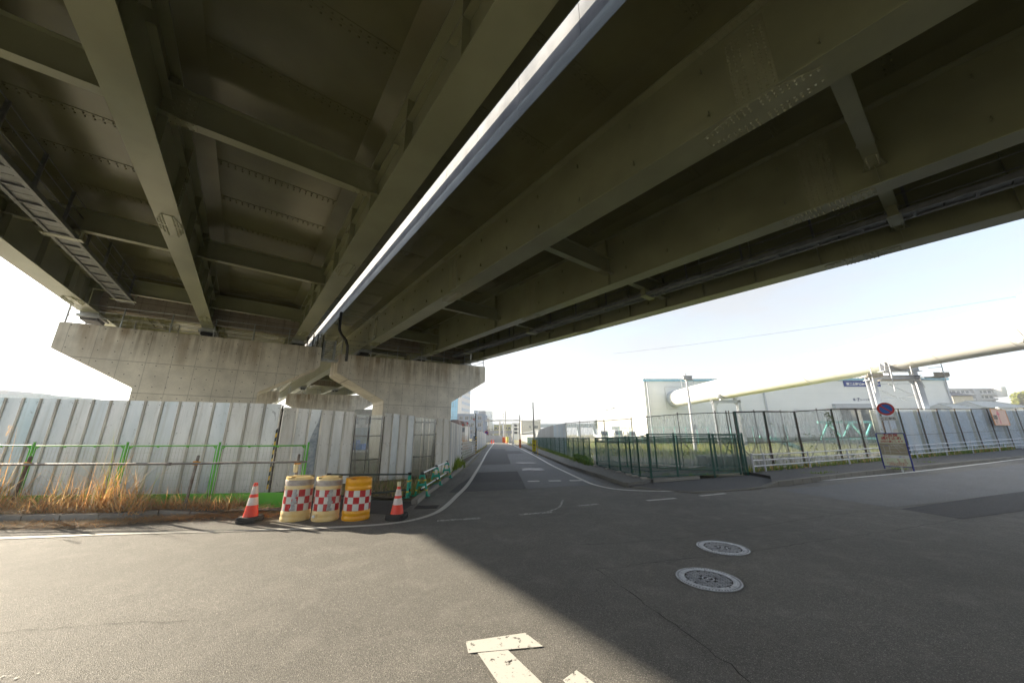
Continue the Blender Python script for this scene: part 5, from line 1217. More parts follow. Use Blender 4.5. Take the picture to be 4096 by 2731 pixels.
# trucks
def truck(label,x,y,k,box,grp='white trucks parked by the annex'):
    w=thing('parked_truck',label,'truck',(x,y,0),0,grp); m=MB(); W=.62*k
    m.prism([(x-W,y,.35*k),(x-W,y+.02,1.2*k),(x-W,y+.35*k,1.95*k),(x-W,y+1.5*k,2.0*k),(x-W,y+1.5*k,.35*k)],(2*W,0,0)); m.build('cab',WHT,w,bevel=.04)
    m=MB(); m.add([(x-W+.1,y-.0,1.24*k),(x+W-.1,y-.0,1.24*k),(x+W-.12,y+.29*k,1.86*k),(x-W+.12,y+.29*k,1.86*k)],[(0,1,2,3)]); m.v=[(a,b-.02,c) for a,b,c in m.v]; m.build('windscreen',GLASS,w)
    m=MB(); m.box(x-W-.05,x+W+.05,y+1.6*k,y+5*k,.7*k,(2.6 if box else 1.3)*k); m.build('cargo_box',WHT,w)
    for sx in (-1,1):
        m=MB(); m.tube((x+sx*W*.75-.1,y+.8*k,.3*k),(x+sx*W*.75+.1,y+.8*k,.3*k),.3*k,14); m.tube((x+sx*W*.75-.1,y+4*k,.3*k),(x+sx*W*.75+.1,y+4*k,.3*k),.3*k,14); m.build('wheel',BLK,w)
        m=MB(); m.box(x+sx*W*.75-.09,x+sx*W*.75+.09,y-.04,y-.005,.75*k,.9*k); m.build('headlight',GLASS,w)
        m=MB(); m.box(x+sx*(W+.12)-.05,x+sx*(W+.12)+.05,y-.05,y,1.3*k,1.7*k); m.build('mirror',BLK,w)
    return w
truck('white box truck, middle of three, seen head on through the clear sheets',19.4,65,1.1,True)
truck('low white truck seen head on, right of the box truck',21.9,65,1.0,False)
truck('partly hidden white truck at the left end of the parked row',16.8,65,1.05,False)

# ---- trees
LF=leafmat('leaf_dark',(.035,.06,.015),(.10,.12,.03),.3); LFB=leafmat('leaf_brown',(.20,.13,.06),(.12,.11,.04),.3); LFY=leafmat('bamboo_leaf',(.34,.34,.07),(.20,.24,.05),.35); BARK=M('bark',(.12,.09,.07),.9)
def tree(label,x,y,z0,h,r,mat,n=900,lsz=.35,name='broadleaf_tree',grp='trees beyond the yard',squash=.8,cat='tree'):
    w=thing(name,label,cat,(x,y,z0),0,grp); q=random.Random(int(x*7+y)); m=MB()
    m.tube((x,y,z0),(x+.1*r,y,z0+h*.45),.06*h*.5,8,.03*h*.5); hubs=[]
    for i in range(9):
        a=q.uniform(0,6.3); rr=q.uniform(.25,.8)*r; hz=z0+h*q.uniform(.5,.92); c=Vector((x+rr*math.cos(a),y+rr*math.sin(a)*.7,hz)); hubs.append((c,q.uniform(.3,.5)*r)); m.tube((x+.05*r,y,z0+h*.38),c,.02*h*.5,5,.006*h)
    m.build('trunk',BARK,w); m=MB()
    for i in range(n):
        c,rr=q.choice(hubs); d=Vector((q.gauss(0,1),q.gauss(0,1),q.gauss(0,1)*squash)).normalized()*rr*q.random()**.4; p=c+d; a=Vector((q.gauss(0,1),q.gauss(0,1),q.gauss(0,.7))).normalized(); b=a.orthogonal().normalized(); s=lsz*q.uniform(.6,1.3)
        m.add([p-a*s*.5,p+b*s*.35,p+a*s*.5,p-b*s*.35],[(0,1,2,3)])
    m.build('crown',mat,w); return w
k=1.75
for i,(x,z,r,mt,lb) in enumerate(((15.6,5.0,1.3,LF,'dark evergreen tree rising at the left end of the annex roof'),(18.2,6.3,1.2,LFB,'brown leafed tree above the annex roof, beside the tallest crown'),(17.3,5.7,1.2,LF,'tall mixed tree crown above the middle of the annex roof'),(20.3,6.4,1.5,LFB,'broad brownish tree above the annex roof, next to the warehouse'),(22.4,6.9,1.6,LFY,'yellowish tree peeping over the annex roof against the warehouse side'))):
    X,Y,Z=S(x,62,z,k); tree(lb,X,Y,0,Z,r*k,mt,1100,.45)
# ---- houses at the right beyond the fence
def house(label,x0,x1,y0,y1,z0,ze,zr,wall,roof,name='tiled_house',grp='houses beyond the right fence',win=()):
    w=thing(name,label,'house',((x0+x1)/2,(y0+y1)/2,z0),0,grp); m=MB(); m.box(x0,x1,y0,y1,z0,ze-.02); m.build('wall',wall,w)
    m=MB(); e=.6; a=(x1-x0)*.22; ym=(y0+y1)/2
    V=[(x0-e,y0-e,ze),(x1+e,y0-e,ze),(x1+e,y1+e,ze),(x0-e,y1+e,ze),(x0+a,ym,zr),(x1-a,ym,zr)]
    m.add(V,[(0,1,5,4),(1,2,5),(2,3,4,5),(3,0,4),(3,2,1,0)]); r=m.build('roof',roof,w)
    m=MB(); m.bar(V[4],V[5],.3,.2); 
    for i_,j_ in ((0,4),(1,5)): m.bar(V[i_],V[j_],.2,.14)
    m.build('ridge',roof,r)
    for (wx,wz,ww,wh) in win:
        m=MB(); m.box(wx,wx+ww,y0-.07,y0-.01,wz,wz+wh); f=m.build('window',FRAME,w); m=MB(); m.box(wx+.08,wx+ww*.48,y0-.09,y0-.071,wz+.08,wz+wh-.08); m.box(wx+ww*.52,wx+ww-.08,y0-.09,y0-.071,wz+.08,wz+wh-.08); m.build('pane',GLASS,f)
    return w
m_,nt,p_,o_=newmat('ribbed_roof_tile'); wv=nt.nodes.new('ShaderNodeTexWave'); wv.inputs['Scale'].default_value=1.4; wv.inputs['Distortion'].default_value=.3; lk(nt,coords(nt,(1,.2,.2)),wv.inputs['Vector'])
lk(nt,ramp(nt,wv.outputs[0],[(.2,(.36,.37,.35)),(.7,(.52,.53,.50))]),p_.inputs['Base Color']); p_.inputs['Roughness'].default_value=.5; TILE=m_
CREAM=M('cream_wall',(.62,.58,.50),.8); PINKW=M('pink_wall',(.55,.42,.38),.8); BRN=M('brown_roof',(.16,.11,.10),.7)
house('low house with a grey tiled roof right beside the warehouse corner',75.8,80.2,60,66,0,5.2,6.5,CREAM,TILE,win=((77,3.9,1.4,.9),))
house('wide house with a pale tiled roof behind the blue grey hoarding',80.8,88.0,60,67,0,5.55,7.0,CREAM,TILE,win=((82,4.1,1.8,1),(85,4.1,1.8,1)))
house('small pinkish house at the extreme right, behind the arrow board',64.6,69,45,50,0,3.6,4.7,PINKW,TILE,win=((65.3,2.4,1.2,.8),))
# hillside
m=MB(); hs=[]; N=30
for i in range(N+1):
    for j in range(9):
        x=150+i*9.5; y=105+j*22; hgt=(j/8)**.7*(9+12*min(1,max(0,(x-185)/70)))*(1 if j else 0); hs.append((x,y,hgt+2.0*math.sin(i*.8+j)*(.2 if j else 0)))
m.add(hs,[(i*9+j,(i+1)*9+j,(i+1)*9+j+1,i*9+j+1) for i in range(N) for j in range(8)]); struct(m.build('hillside',M('hill_green',(.06,.10,.06),.9,0,col2=(.16,.14,.09),vs=.12)))
house('white two-storey house with a dark roof standing on the slope below the apartments',139,145.5,110,117,0,12.6,14,CREAM,M('dark_slate_roof',(.05,.055,.07),.5),'hillside_house',win=((139.8,9.0,1.6,1.4),(142.4,9.0,1.6,1.4)))
APW=M('apartment_white',(.58,.59,.62),.7,0,var=.06); w=thing('apartment_block','long white balconied apartment block on the hill beyond the house','apartment block',(262,200,0))
m=MB(); m.box(240,277,200,212,0,25.2); m.box(238,278,199,213,25.21,25.7); m.build('wall',APW,w)
m=MB(); m.box(264.5,267.8,198.6,199.9,0,25.1); m.build('stair_tower',M('stair_grey',(.42,.44,.48),.7),w)
for fl in range(5):
    z=10.6+fl*2.9
    m=MB(); m.box(240,264.3,198.7,199.95,z-.25,z+.75); m.box(268,277,198.7,199.95,z-.25,z+.75); m.build('balcony',APW,w)
    for i in range(14):
        x=241+i*2.55; 
        if 263<x<268.3: continue
        m=MB(); m.box(x,x+1.7,199.9,199.97,z+.76,z+2.2); m.build('window',GLASS,w)
m=MB(); m.lathe([(0,0),(2.2,0),(2.6,3),(2.6,5.4),(0,5.6)],20,(279.5,199,20.8)); tag(m.build('water_tank',WHT,None,True),'white round water tank at the right end of the apartment block','water tank')
for i in range(26):
    x=br.uniform(268,330); y=br.uniform(185,196)-(6 if i%3 else 0); zt=26.0+1.9*math.sin(x*.13)+br.uniform(-1.3,1.0)-(3 if x<276 else 0)
    kd=i%4; tree(('feathery yellow bamboo clump on the right hillside','dark green tree among the hillside bamboo','bare greyish tree on the right hillside','bright bamboo clump on the right hillside')[kd]+' (%s)'%('upper' if zt>26.5 else 'lower') if 0 else ('feathery yellow bamboo clump on the right hillside','dark green tree among the hillside bamboo','grey brown tree among the hillside bamboo','feathery yellow bamboo clump on the right hillside')[kd],x,y,8,zt-8,4.2,(LFY,LF,LFB,LFY)[kd],520,1.5,('bamboo_clump','broadleaf_tree','broadleaf_tree','bamboo_clump')[kd],('bamboo clumps on the hillside','dark trees on the hillside','grey brown trees on the hillside','bamboo clumps on the hillside')[kd],1.3)
for i in range(5): x=133+i*4+br.uniform(-1,1); tree('low dark shrub tree beside the hillside house',x if x<138 or x>147 else x+9,114+br.uniform(0,6),0,br.uniform(10,12.5),2.6,LF,300,.9,grp='shrub trees beside the hillside house')
# ---- left far low buildings above the hoarding
w=thing('distant_office','pale distant office roofline just above the left hoarding','office',(-98,80,0)); m=MB(); m.box(-135,-108.9,80,92,0,10.95); m.build('wall',M('washed_blue_wall',(.50,.58,.62),.7),w); m=MB(); m.box(-135,-119.7,82,90,10.96,12.1); m.build('upper_floor',GRY2,w)
for i in range(6): m=MB(); m.box(-131+i*3.6,-128.7+i*3.6,79.9,79.98,8.2,9.5); m.build('window',GLASS,w)
# building seen through the clear sheets by the pier foot
w=thing('low_office','white low office with two dark windows seen through the clear sheets by the pier','office',(-24,52,0)); m=MB(); m.box(-36,-17.5,52,60,0,5.2); m.build('wall',M('office_white',(.62,.62,.60),.7),w)
for x in (-24.2,-21.6): 
    m=MB(); m.box(x,x+1.7,51.93,51.99,3.0,4.2); f=m.build('window',FRAME,w); m=MB(); m.box(x+.12,x+1.58,51.9,51.92,3.12,4.08); m.build('pane',GLASS,f)
m=MB(); m.box(-38,-14,48,48.1,0,2.5); tag(m.build('blue_hoarding',M('far_blue_sheet',(.28,.36,.42),.6,0,var=.2,vs=2,stretch=(3,1,.2))),'dull blue sheet hoarding in front of the low office','hoarding')
w=thing('blue_machine','small blue machine on pale boards beyond the clear sheets','machine',(-14.5,34,0)); m=MB(); m.box(-15.4,-14.2,34,35,.2,.75); m.box(-15.2,-14.8,34.1,34.9,.76,1.1); m.build('housing',M('machine_blue',(.03,.18,.55),.4),w); m=MB(); m.box(-15.6,-11,33.8,37,.0,.14); m.build('boards',WHT,w)
# ---- street end, left side
BLUW=M('slate_blue_wall',(.20,.25,.34),.75,0,var=.08,vs=.6); k=1.8
def rbox(m,x0,x1,z0,z1,Y,dep,k):
    a=S(x0,Y,z0,k); b=S(x1,Y,z1,k); m.box(a[0],b[0],a[1],a[1]+dep,min(a[2],b[2]) if z0>-5 else 0,max(a[2],b[2]))
w=thing('office_block','slate blue three-storey block with sash windows and a roof billboard','office block',S(-8.3,70,H,k)); m=MB()
x0,x1,Yb=-10.96*k,-5.58*k,70*k; zt=H+(5.5-H)*k
m.box(x0,x1,Yb,Yb+16,0,zt); m.build('wall',BLUW,w)
m=MB(); m.box(-6.74*k,-5.53*k,Yb+.3,Yb+6,zt+.01,H+(6.08-H)*k); m.build('roof_house',M('roofhouse_grey',(.30,.32,.38),.7),w)
m=MB(); m.box(x0,x1,Yb+.05,Yb+.09,zt+.7,zt+.74); 
for i in range(9): m.box(x0+i*1.05,x0+i*1.05+.04,Yb+.05,Yb+.09,zt,zt+.74)
m.build('roof_rail',WHT,w)
for row,zz in enumerate((4.68,3.34,2.0)):
    for xx in (-10.16,-9.02,-7.92,-6.46):
        a=(xx-.37)*k; b=(xx+.36)*k; c=H+(zz-.36-H)*k; d=H+(zz+.38-H)*k; Yw=Yb
        m=MB(); m.box(a,b,Yw-.08,Yw-.01,c,d); f=m.build('window',FRAME,w); m=MB(); mx_=(a+b)/2; mz=c+(d-c)*.62
        for q in ((a+.08,mx_-.04,c+.08,mz-.04),(mx_+.04,b-.08,c+.08,mz-.04),(a+.08,mx_-.04,mz+.04,d-.08),(mx_+.04,b-.08,mz+.04,d-.08)): m.box(q[0],q[1],Yw-.1,Yw-.081,q[2],q[3])
        m.build('pane',GLASS,f)
m=MB(); m.tube((-7.3*k,Yb-.3,2),(-7.3*k,Yb-.3,H+(5.1-H)*k),.14,8); m.tube((-7.3*k,Yb-.3,H+(5.1-H)*k),(-7.5*k,Yb-.1,H+(5.25-H)*k),.14,8); m.build('white_duct',WHT,w)
m=MB(); m.box(-7.69*k,-6.78*k,Yb+.1,Yb+.2,zt+.05,H+(6.18-H)*k); bb=m.build('billboard',M('billboard_pale',(.55,.62,.66),.6),w)
m=MB(); m.box(-7.69*k,-6.78*k,Yb+.07,Yb+.095,H+(6.1-H)*k,H+(6.18-H)*k); put_text(m,'R ! 50',(-7.6*k,Yb+.09,zt+.15),(1,0,0),(0,0,1),width=1.3,bold=.03); m.build('billboard_print',BLL,bb)
w=thing('white_block','white narrow block with a curved outline behind the slate blue one','building',S(-5.6,80,H,k)); m=MB(); Yc=80*k
pr=[(-6.6,1.6),(-4.55,1.6),(-4.6,3.8),(-4.85,4.7),(-5.2,5.6),(-5.6,6.16),(-6.6,6.2)]
m.prism([(x*k,Yc,H+(z-H)*k if z>1.6 else 0) for x,z in pr],(0,14,0)); m.build('wall',WHB,w)
m=MB(); m.box(-7.09*k,-5.09*k,Yc+15,Yc+20,0,H+(7.2-H)*k); m.build('rear_tower',WHB,w)
for zz in (4.63,3.0): m=MB(); m.box(-6.25*k,-5.45*k,Yc-.07,Yc-.01,H+(zz-.4-H)*k,H+(zz+.4-H)*k); f=m.build('window',FRAME,w); m=MB(); m.box(-6.15*k,-5.55*k,Yc-.1,Yc-.075,H+(zz-.32-H)*k,H+(zz+.32-H)*k); m.build('pane',GLASS,f)
m=MB(); m.box(-5.9*k,-5.1*k,Yc-.07,Yc-.01,0,H+(1.9-H)*k+1.2); m.build('garage_opening',DKW,w)
# glass tower and white tower
m_,nt,p_,o_=newmat('sky_blue_curtain_glass'); p_.inputs['Base Color'].default_value=(.22,.50,.70,1); p_.inputs['Roughness'].default_value=.12; p_.inputs['Metallic'].default_value=.3; CG=m_
k2=1.5; w=thing('glass_tower','pale blue glass tower half hidden behind the street-side pier','tower',S(-18,110,H,k2)); m=MB(); Yd=110*k2; a,b=-21.5*k2,-17.16*k2; m.box(a,b,Yd,Yd+14,0,34); m.build('curtain_wall',CG,w)
m=MB()
for i in range(7): m.box(a+i*1.08,a+i*1.08+.09,Yd-.06,Yd-.005,0,34)
for i in range(14): m.box(a,b,Yd-.07,Yd-.061,2+i*2.4,2.1+i*2.4)
m.build('mullion',M('mullion_blue',(.05,.14,.22),.4),w)
for i in range(7):
    m=MB(); x=b-3.1; z=4.5+i*4.8; 
    for q in ((x,x+1.2,z,z+.1),(x,x+1.2,z+1.6,z+1.7),(x,x+.1,z,z+1.7),(x+1.1,x+1.2,z,z+1.7)): m.box(q[0],q[1],Yd-.11,Yd-.071,q[2],q[3])
    m.build('vent_window',M('vent_dark',(.02,.05,.10),.4),w)
w=thing('white_tower','white high tower with slanting rows of pale blue window bands','tower',S(-15.8,110,H,k2)); m=MB()
a,b=-17.1*k2,-16.0*k2; c=-14.51*k2; m.prism([(a,Yd,0),(b,Yd,0),(c,Yd+16,0),(a,Yd+16,0)],(0,0,30)); m.build('wall',M('tower_white',(.66,.64,.63),.6,0,var=.03),w)
for i in range(10):
    m=MB(); z=3+i*3.1; p=Vector((b,Yd,z)); q=Vector((c,Yd+16,z)); u=(q-p); n=Vector((u.y,-u.x,0)).normalized()
    m.add([p+n*.05+u*.03,q+n*.05-u*.02,q+n*.05-u*.02+Vector((0,0,1.3)),p+n*.05+u*.03+Vector((0,0,1.3))],[(0,1,2,3)]); m.build('window_band',M('band_blue',(.30,.38,.50),.3) if i==0 else bpy.data.materials['band_blue'],w)
# terraced gables just above the ribbed hoarding
for i,(a,b,pk) in enumerate(((-10.4,-8.95,-9.5),(-9.3,-8.3,-8.9))):
    kk=1.2; w=thing('row_house','brown roofed row house gable above the ribbed hoarding, '+('the left one' if i==0 else 'the right one'),'house',S(pk,60,H,kk),0,'row houses behind the hoarding'); Yh=60*kk+i*3
    m=MB(); m.box(a*kk,b*kk,Yh,Yh+8,0,H+(3.0-H)*kk); m.build('wall',GRY2,w)
    m=MB(); zr=H+(3.95-.2*i-H)*kk; ze=H+(2.95-H)*kk+.03; m.prism([((a-.3)*kk,Yh-.4,ze),((b+.12)*kk,Yh-.4,ze),((pk+.35)*kk,Yh-.4,zr),((a+.1)*kk,Yh-.4,zr)],(0,9,0)); m.build('roof',BRN,w)
    m=MB(); m.box(a*kk+.5,a*kk+1.1,Yh-.06,Yh-.01,2,2.9); m.build('window',GLASS,w)
# railway bridge over the street end
kk=1.0; w=thing('railway_bridge','grey railway bridge crossing over the far end of the street','bridge',(-6,130,0)); CG2=M('far_concrete',(.42,.42,.42),.8)
zr0=.85; m=MB(); m.box(-14.5,3.5,130,134,1.75,2.55); m.box(-14.5,3.5,129.9,130,2.56,2.75); m.build('deck',CG2,w)
for x in (-8.3,-1.2): m=MB(); m.box(x-.5,x+.5,130,134,0,1.74); m.build('abutment',CG2,w)
m=MB()
for i in range(19): m.box(-14.5+i,-14.42+i,129.9,129.98,2.76,3.5)
m.box(-14.5,3.5,129.9,129.98,3.2,3.26); m.build('parapet_rail',DKW,w)
m=MB(); m.box(-13,3,129.2,129.4,6.1,6.5); m.box(-13,-12.8,129.2,129.4,3,6.1); m.box(2.8,3,129.2,129.4,3,6.1); tag(m.build('signal_gantry',M('gantry_grey',(.45,.44,.40),.6)),'pale gantry beam standing on the railway bridge','gantry')
YW=M('yellow_wall',(.62,.58,.30),.7); 
for nm,a,b,zt,lb in (('a',-7.3,-4.2,5.0,'left'),('b',-3.3,-.4,5.2,'right')):
    w=thing('yellow_building','pale yellow building beyond the railway bridge, '+('left of the white pillar' if lb=='left' else 'right of the white pillar'),'building',(a,140,0),0,'yellow buildings'); m=MB(); m.box(a,b,140,150,0,zt); m.build('wall',YW,w)
    for i in range(2): m=MB(); m.box(a+.5+i*1.2,a+1.2+i*1.2,139.9,139.98,3.5,4.1); m.build('window',GLASS,w)
m=MB(); m.box(-4.1,-3.4,139.5,141,0,5.6); tag(m.build('white_pillar',WHT),'white pillar between the two yellow buildings','pillar')
# viaduct across the right
w=thing('rail_viaduct','long pale blue rail viaduct in the distance with masts','viaduct',(20,240,0)); VB=M('viaduct_blue',(.42,.50,.55),.7); m=MB(); m.box(-14,60,240,246,5.6,7.2); m.box(-14,60,239.6,239.9,7.21,8.0); m.build('deck',VB,w)
for i in range(7): m=MB(); x=-10+i*11; m.box(x-.6,x+.6,241,245,0,5.59); m.build('column',VB,w)
for i in range(9): m=MB(); x=-8+i*7.7; m.tube((x,243,7.2),(x,243,12.2),.12,5); m.tube((x,243,11.5),(x+2,243,11.8),.07,5); m.build('mast',SUP,w)
# beige building and shed
w=thing('beige_building','plain beige block with three small windows right of the utility poles','building',(5.7,110,0)); m=MB(); m.box(2.69,8.75,110,122,0,5.6); m.build('wall',M('beige_wall',(.60,.58,.53),.8),w)
for x in (5.3,6.7,7.1,7.5): m=MB(); m.box(x,x+.28,109.92,109.99,3.25,3.95); m.build('window',GLASS,w)
w=thing('white_shed','low shed with a sunlit white pitched roof behind the far hoarding','shed',(3.6,80,0)); m=MB(); m.box(2.2,6.5,80,92,0,1.75); m.build('wall',GRY2,w); m=MB(); m.prism([(1.7,79.6,1.62),(6.9,79.6,1.62),(6.0,79.6,2.5)],(0,13,0)); m.build('roof',WHT,w)
for i,(x,a,b,z) in enumerate(((-1.6,0,0,0),)): pass
w=thing('apartment_house','white cluttered block with dark balconies behind the utility poles','building',(.9,100,0)); m=MB(); m.box(-.1,2.2,100,106,0,4.6); m.build('wall',WHB,w)
for i in range(3): m=MB(); m.box(.5,1.7,99.9,99.98,1.6+i*1.0,2.2+i*1.0); m.build('balcony_opening',DKW,w)
# ---- utility poles
POLE=M('pole_concrete',(.36,.35,.33),.8,0,var=.1); POLEW=M('pole_white',(.62,.62,.60),.7)
def pole(label,x,y,h,r=.07,mat=POLE,arms=1,grp='utility poles along the street'):
    w=thing('utility_pole',label,'utility pole',(x,y,0),0,grp); m=MB(); m.tube((x,y,0),(x-.01*h,y,h),r,10,r*.62); m.build('pole_shaft',mat,w,smooth=True)
    if arms:
        m=MB()
        for i in range(arms): m.bar((x-.5-.01*h,y,h-.2-i*.4),(x+.5-.01*h,y,h-.2-i*.4),.05,.05)
        m.build('cross_arm',mat,w)
    return w
pole('tall grey pole with the yellow slow sign at its foot',1.80,29.67,4.2,.075,POLE,0,None)
w=pole('pole with an orange sleeve and a T shaped aerial on top',.89,41.5,3.72,.075,POLE,0,None)
m=MB()
for dx in (-.06,.06): m.tube((.85+dx,41.5,3.6),(.85+dx,41.5,4.45),.012,5)
m.bar((.35,41.5,4.45),(1.2,41.5,4.45),.03,.03); m.build('aerial',SUP,w)
pole('short pale pole standing just beyond the orange sleeve pole',.10,53.0,3.0,.13,POLEW,0,None)
pole('tall thin pole rising highest in the far row, beside a yellow guard sleeve',-1.25,68,5.95,.12,POLE,0,None)
pole('thin tall pole just left of the highest far pole',-1.75,74,5.9,.12,POLEW,1,None)
pole('grey pole at the far bend, third from the highest one',-3.1,90,5.0,.16,POLE,2,None)
pole('dark pole in front of the railway bridge',-3.6,100,4.6,.2,POLE,2,None)
pole('pole with a white insulator on the left side of the far street',-5.25,62,3.9,.08,POLE,1,None)
pole('far left pole in front of the curved white block',-5.3,80,5.0,.12,POLE,2,None)
pole('thin pole right of the orange sleeve pole, farther off',2.2,80,4.6,.12,POLE,1,None)
pole('pale pole between the beige block and the cluttered block',1.35,88,3.9,.12,POLEW,1,None)
pole('slender pole behind the far ribbed hoarding, near the beige block',5.4,70,4.4,.08,POLE,1,None)
pole('mast behind the folding gate, left of the string of flags',-4.9,40,2.6,.08,POLEW,0,None)
pole('second mast behind the folding gate, thinner and closer to the flags',-4.4,40,2.55,.07,POLEW,0,None)
w=thing('corner_pole','thin dark pole by the folding gate holding a string of red flags','pole',(-3.12,30.6,0)); m=MB(); m.tube((-3.12,30.6,0),(-3.2,30.6,3.35),.035,8); m.build('pole_shaft',BLK,w)
m=MB(); a=Vector((-3.2,30.6,2.98)); b=Vector((-6.2,33,2.35)); pts=[a.lerp(b,t/14)-Vector((0,0,.25*math.sin(PI*t/14))) for t in range(15)]; m.path(pts,.006,4); o=m.build('flag_string',BLK,w)
m=MB()
for t in (1,4,6,10,13): p=pts[t]; m.prism([p,p+Vector((.15,0,0)),p+Vector((.08,0,-.22))],(0,.004,0))
m.build('flag',M('flag_red',(.62,.05,.04),.6),o)
# overhead wires
WIRE=M('wire_black',(.03,.03,.03),.6)
def wire(label,a,b,sag,r=.012,grp='overhead wires'):
    a,b=Vector(a),Vector(b); m=MB(); m.path([a.lerp(b,t/16)-Vector((0,0,sag*4*(t/16)*(1-t/16))) for t in range(17)],r,4); tag(m.build('overhead_wire',WIRE,None,True),label,'wire',grp)
wire('wire drooping from the yellow sign pole to the aerial pole',(1.76,29.67,3.9),(.85,41.5,3.3),.25,.008)
wire('wire running on from the aerial pole toward the highest far pole',(.85,41.5,3.4),(-1.3,68,5.3),.5)
for i,(a,b,s) in enumerate((((-5.3,80,4.8),(-3.1,90,4.6),.3),((-5.25,62,3.7),(-1.3,68,5.0),.4),((-5.3,80,4.6),(-1.75,74,5.2),.5),((-10,78,5.2),(-1.75,74,5.6),.4),((-3.6,100,4.4),(2.2,80,4.5),.5),((-1.25,68,5.6),(5.4,70,4.3),.5),((2.2,80,4.3),(20,82,4.8),.6),((-5.2,62,3.3),(-4.9,40,2.3),.2),((-1.75,74,4.9),(12,110,6.5),.8))): wire('thin wire strung between the far street poles',a,b,s,.014)
wire('long faint power line crossing the sky right of the bridge',(18,60,15.3),(62,26,15.6),.6,.012)
w=thing('slow_sign','yellow upright slow sign strapped to the near utility pole','sign',(1.8,29.5,0)); SY=M('sign_yellow',(.80,.66,.01),.5,0,var=.05)
m=MB(); m.box(1.62,1.93,29.48,29.51,.22,1.12); m.build('sign_panel',SY,w); m=MB(); m.tube((1.66,29.5,0),(1.66,29.5,1.1),.015,6); m.tube((1.9,29.5,0),(1.9,29.5,.3),.015,6); m.build('sign_leg',BLK,w)
m=MB(); put_text(m,'徐',(1.775,29.475,.60),(1,0,0),(0,0,1),width=.2,center=True,bold=.006); put_text(m,'行',(1.775,29.475,.36),(1,0,0),(0,0,1),width=.2,center=True,bold=.006)
m.box(1.66,1.9,29.472,29.478,1.05,1.09); m.box(1.66,1.9,29.472,29.478,.27,.285)
for a,b in (((1.69,.98),(1.86,.98)),((1.69,.98),(1.775,.85)),((1.86,.98),(1.775,.85))): m.bar((a[0],29.474,a[1]),(b[0],29.474,b[1]),.018,.018)
m.build('lettering',BLET,w)
m=MB(); m.tube((1.92,27.4,.02),(1.86,27.3,1.16),.028,8); tag(m.build('yellow_pipe',M('faded_yellow',(.62,.45,.12),.5)),'faded yellow pipe standing beside the slow sign','pipe')
w=thing('orange_sleeve','orange sleeve with pale lettering wrapped round the aerial pole','sign',(.89,41.4,0)); m=MB(); m.tube((.89,41.5,.05),(.885,41.5,.98),.12,14); m.build('sleeve',M('sleeve_orange',(.72,.13,.02),.5),w,smooth=True)
m=MB(); 
for i,t in enumerate('一時停止'): put_text(m,t,(.885,41.37,.78-i*.2),(1,0,0),(0,0,1),width=.12,center=True)
m.build('lettering',M('sleeve_pale_letter',(.7,.55,.35),.5),w)
m=MB(); m.tube((-.95,66,0),(-.95,66,1.1),.25,12); tag(m.build('guard_sleeve',M('pale_yellow_sleeve',(.62,.62,.12),.5)),'pale yellow guard sleeve at the far right of the street','bollard')
# street-end clutter
for i,(x,y) in enumerate(((-3.7,64),(-3.45,66),(-1.2,66.5),(-1.45,68),(-1.0,64.5),(-4.0,68))):
    m=MB(); m.lathe([(.16,0),(.16,.03),(.11,.04),(.03,.6),(0,.6)],12,(x,y,.0)); tag(m.build('far_cone',CONE),'small red cone at the far end of the street','traffic cone','far cones at the street end')
ORB=M('barrier_orange',(.75,.16,.04),.5)
m=MB(); m.box(-1.95,-1.35,69,69.4,0,1.0); tag(m.build('orange_barrier',ORB),'orange box barrier among the far poles','barrier')
w=thing('lattice_barrier','white crossed barrier fence closing the far end of the street','barrier',(-3.5,76,0)); m=MB()
for i in range(8): x=-6.5+i*.75; m.bar((x,76,.1),(x+.7,76,.9),.07,.05); m.bar((x+.7,76.05,.1),(x,76.05,.9),.07,.05)
m.box(-6.6,-.4,76,76.05,.95,1.05); m.build('barrier_lattice',M('barrier_grey',(.55,.55,.57),.5),w)
m=MB(); m.box(-7,-.2,78,78.2,0,1.3); tag(m.build('far_wall',GRY2),'pale wall closing the view under the railway bridge','wall')
w=thing('parked_van','white van with a dark front standing half hidden behind the far left hoarding','van',(-4.9,50,0)); m=MB(); m.prism([(-5.6,49.5,.35),(-5.6,49.55,.9),(-5.6,49.9,1.42),(-5.6,53,1.45),(-5.6,53,.35)],(1.35,0,0)); m.build('van_body',WHT,w,bevel=.05)
m=MB(); m.add([(-5.5,49.5,.93),(-4.35,49.5,.93),(-4.4,49.84,1.38),(-5.45,49.84,1.38)],[(0,1,2,3)]); m.build('windscreen',GLASS,w); m=MB(); m.box(-5.6,-4.25,49.44,49.49,.35,.88); m.build('bumper',BLK,w)
for x in (-5.55,-4.45): m=MB(); m.tube((x,50.2,.3),(x+.2,50.2,.3),.3,14); m.tube((x,52.2,.3),(x+.2,52.2,.3),.3,14); m.build('wheel',BLK,w)
w=thing('green_white_post','green and white banded post beside the van','post',(-3.98,47.5,0)); m=MB()
for i in range(8): m.tube((-3.98,47.5,i*.16),(-3.98,47.5,(i+1)*.16),.09,10,mi=i%2)
m.build('banded_sleeve',[TEAL,WHT],w)
w=thing('no_parking_sign','small far no parking sign on a white pole on the left of the street','road sign',(-3.5,50,0)); m=MB(); m.tube((-3.5,50,0),(-3.5,50,1.9),.035,8); m.build('pole',WRAIL,w)
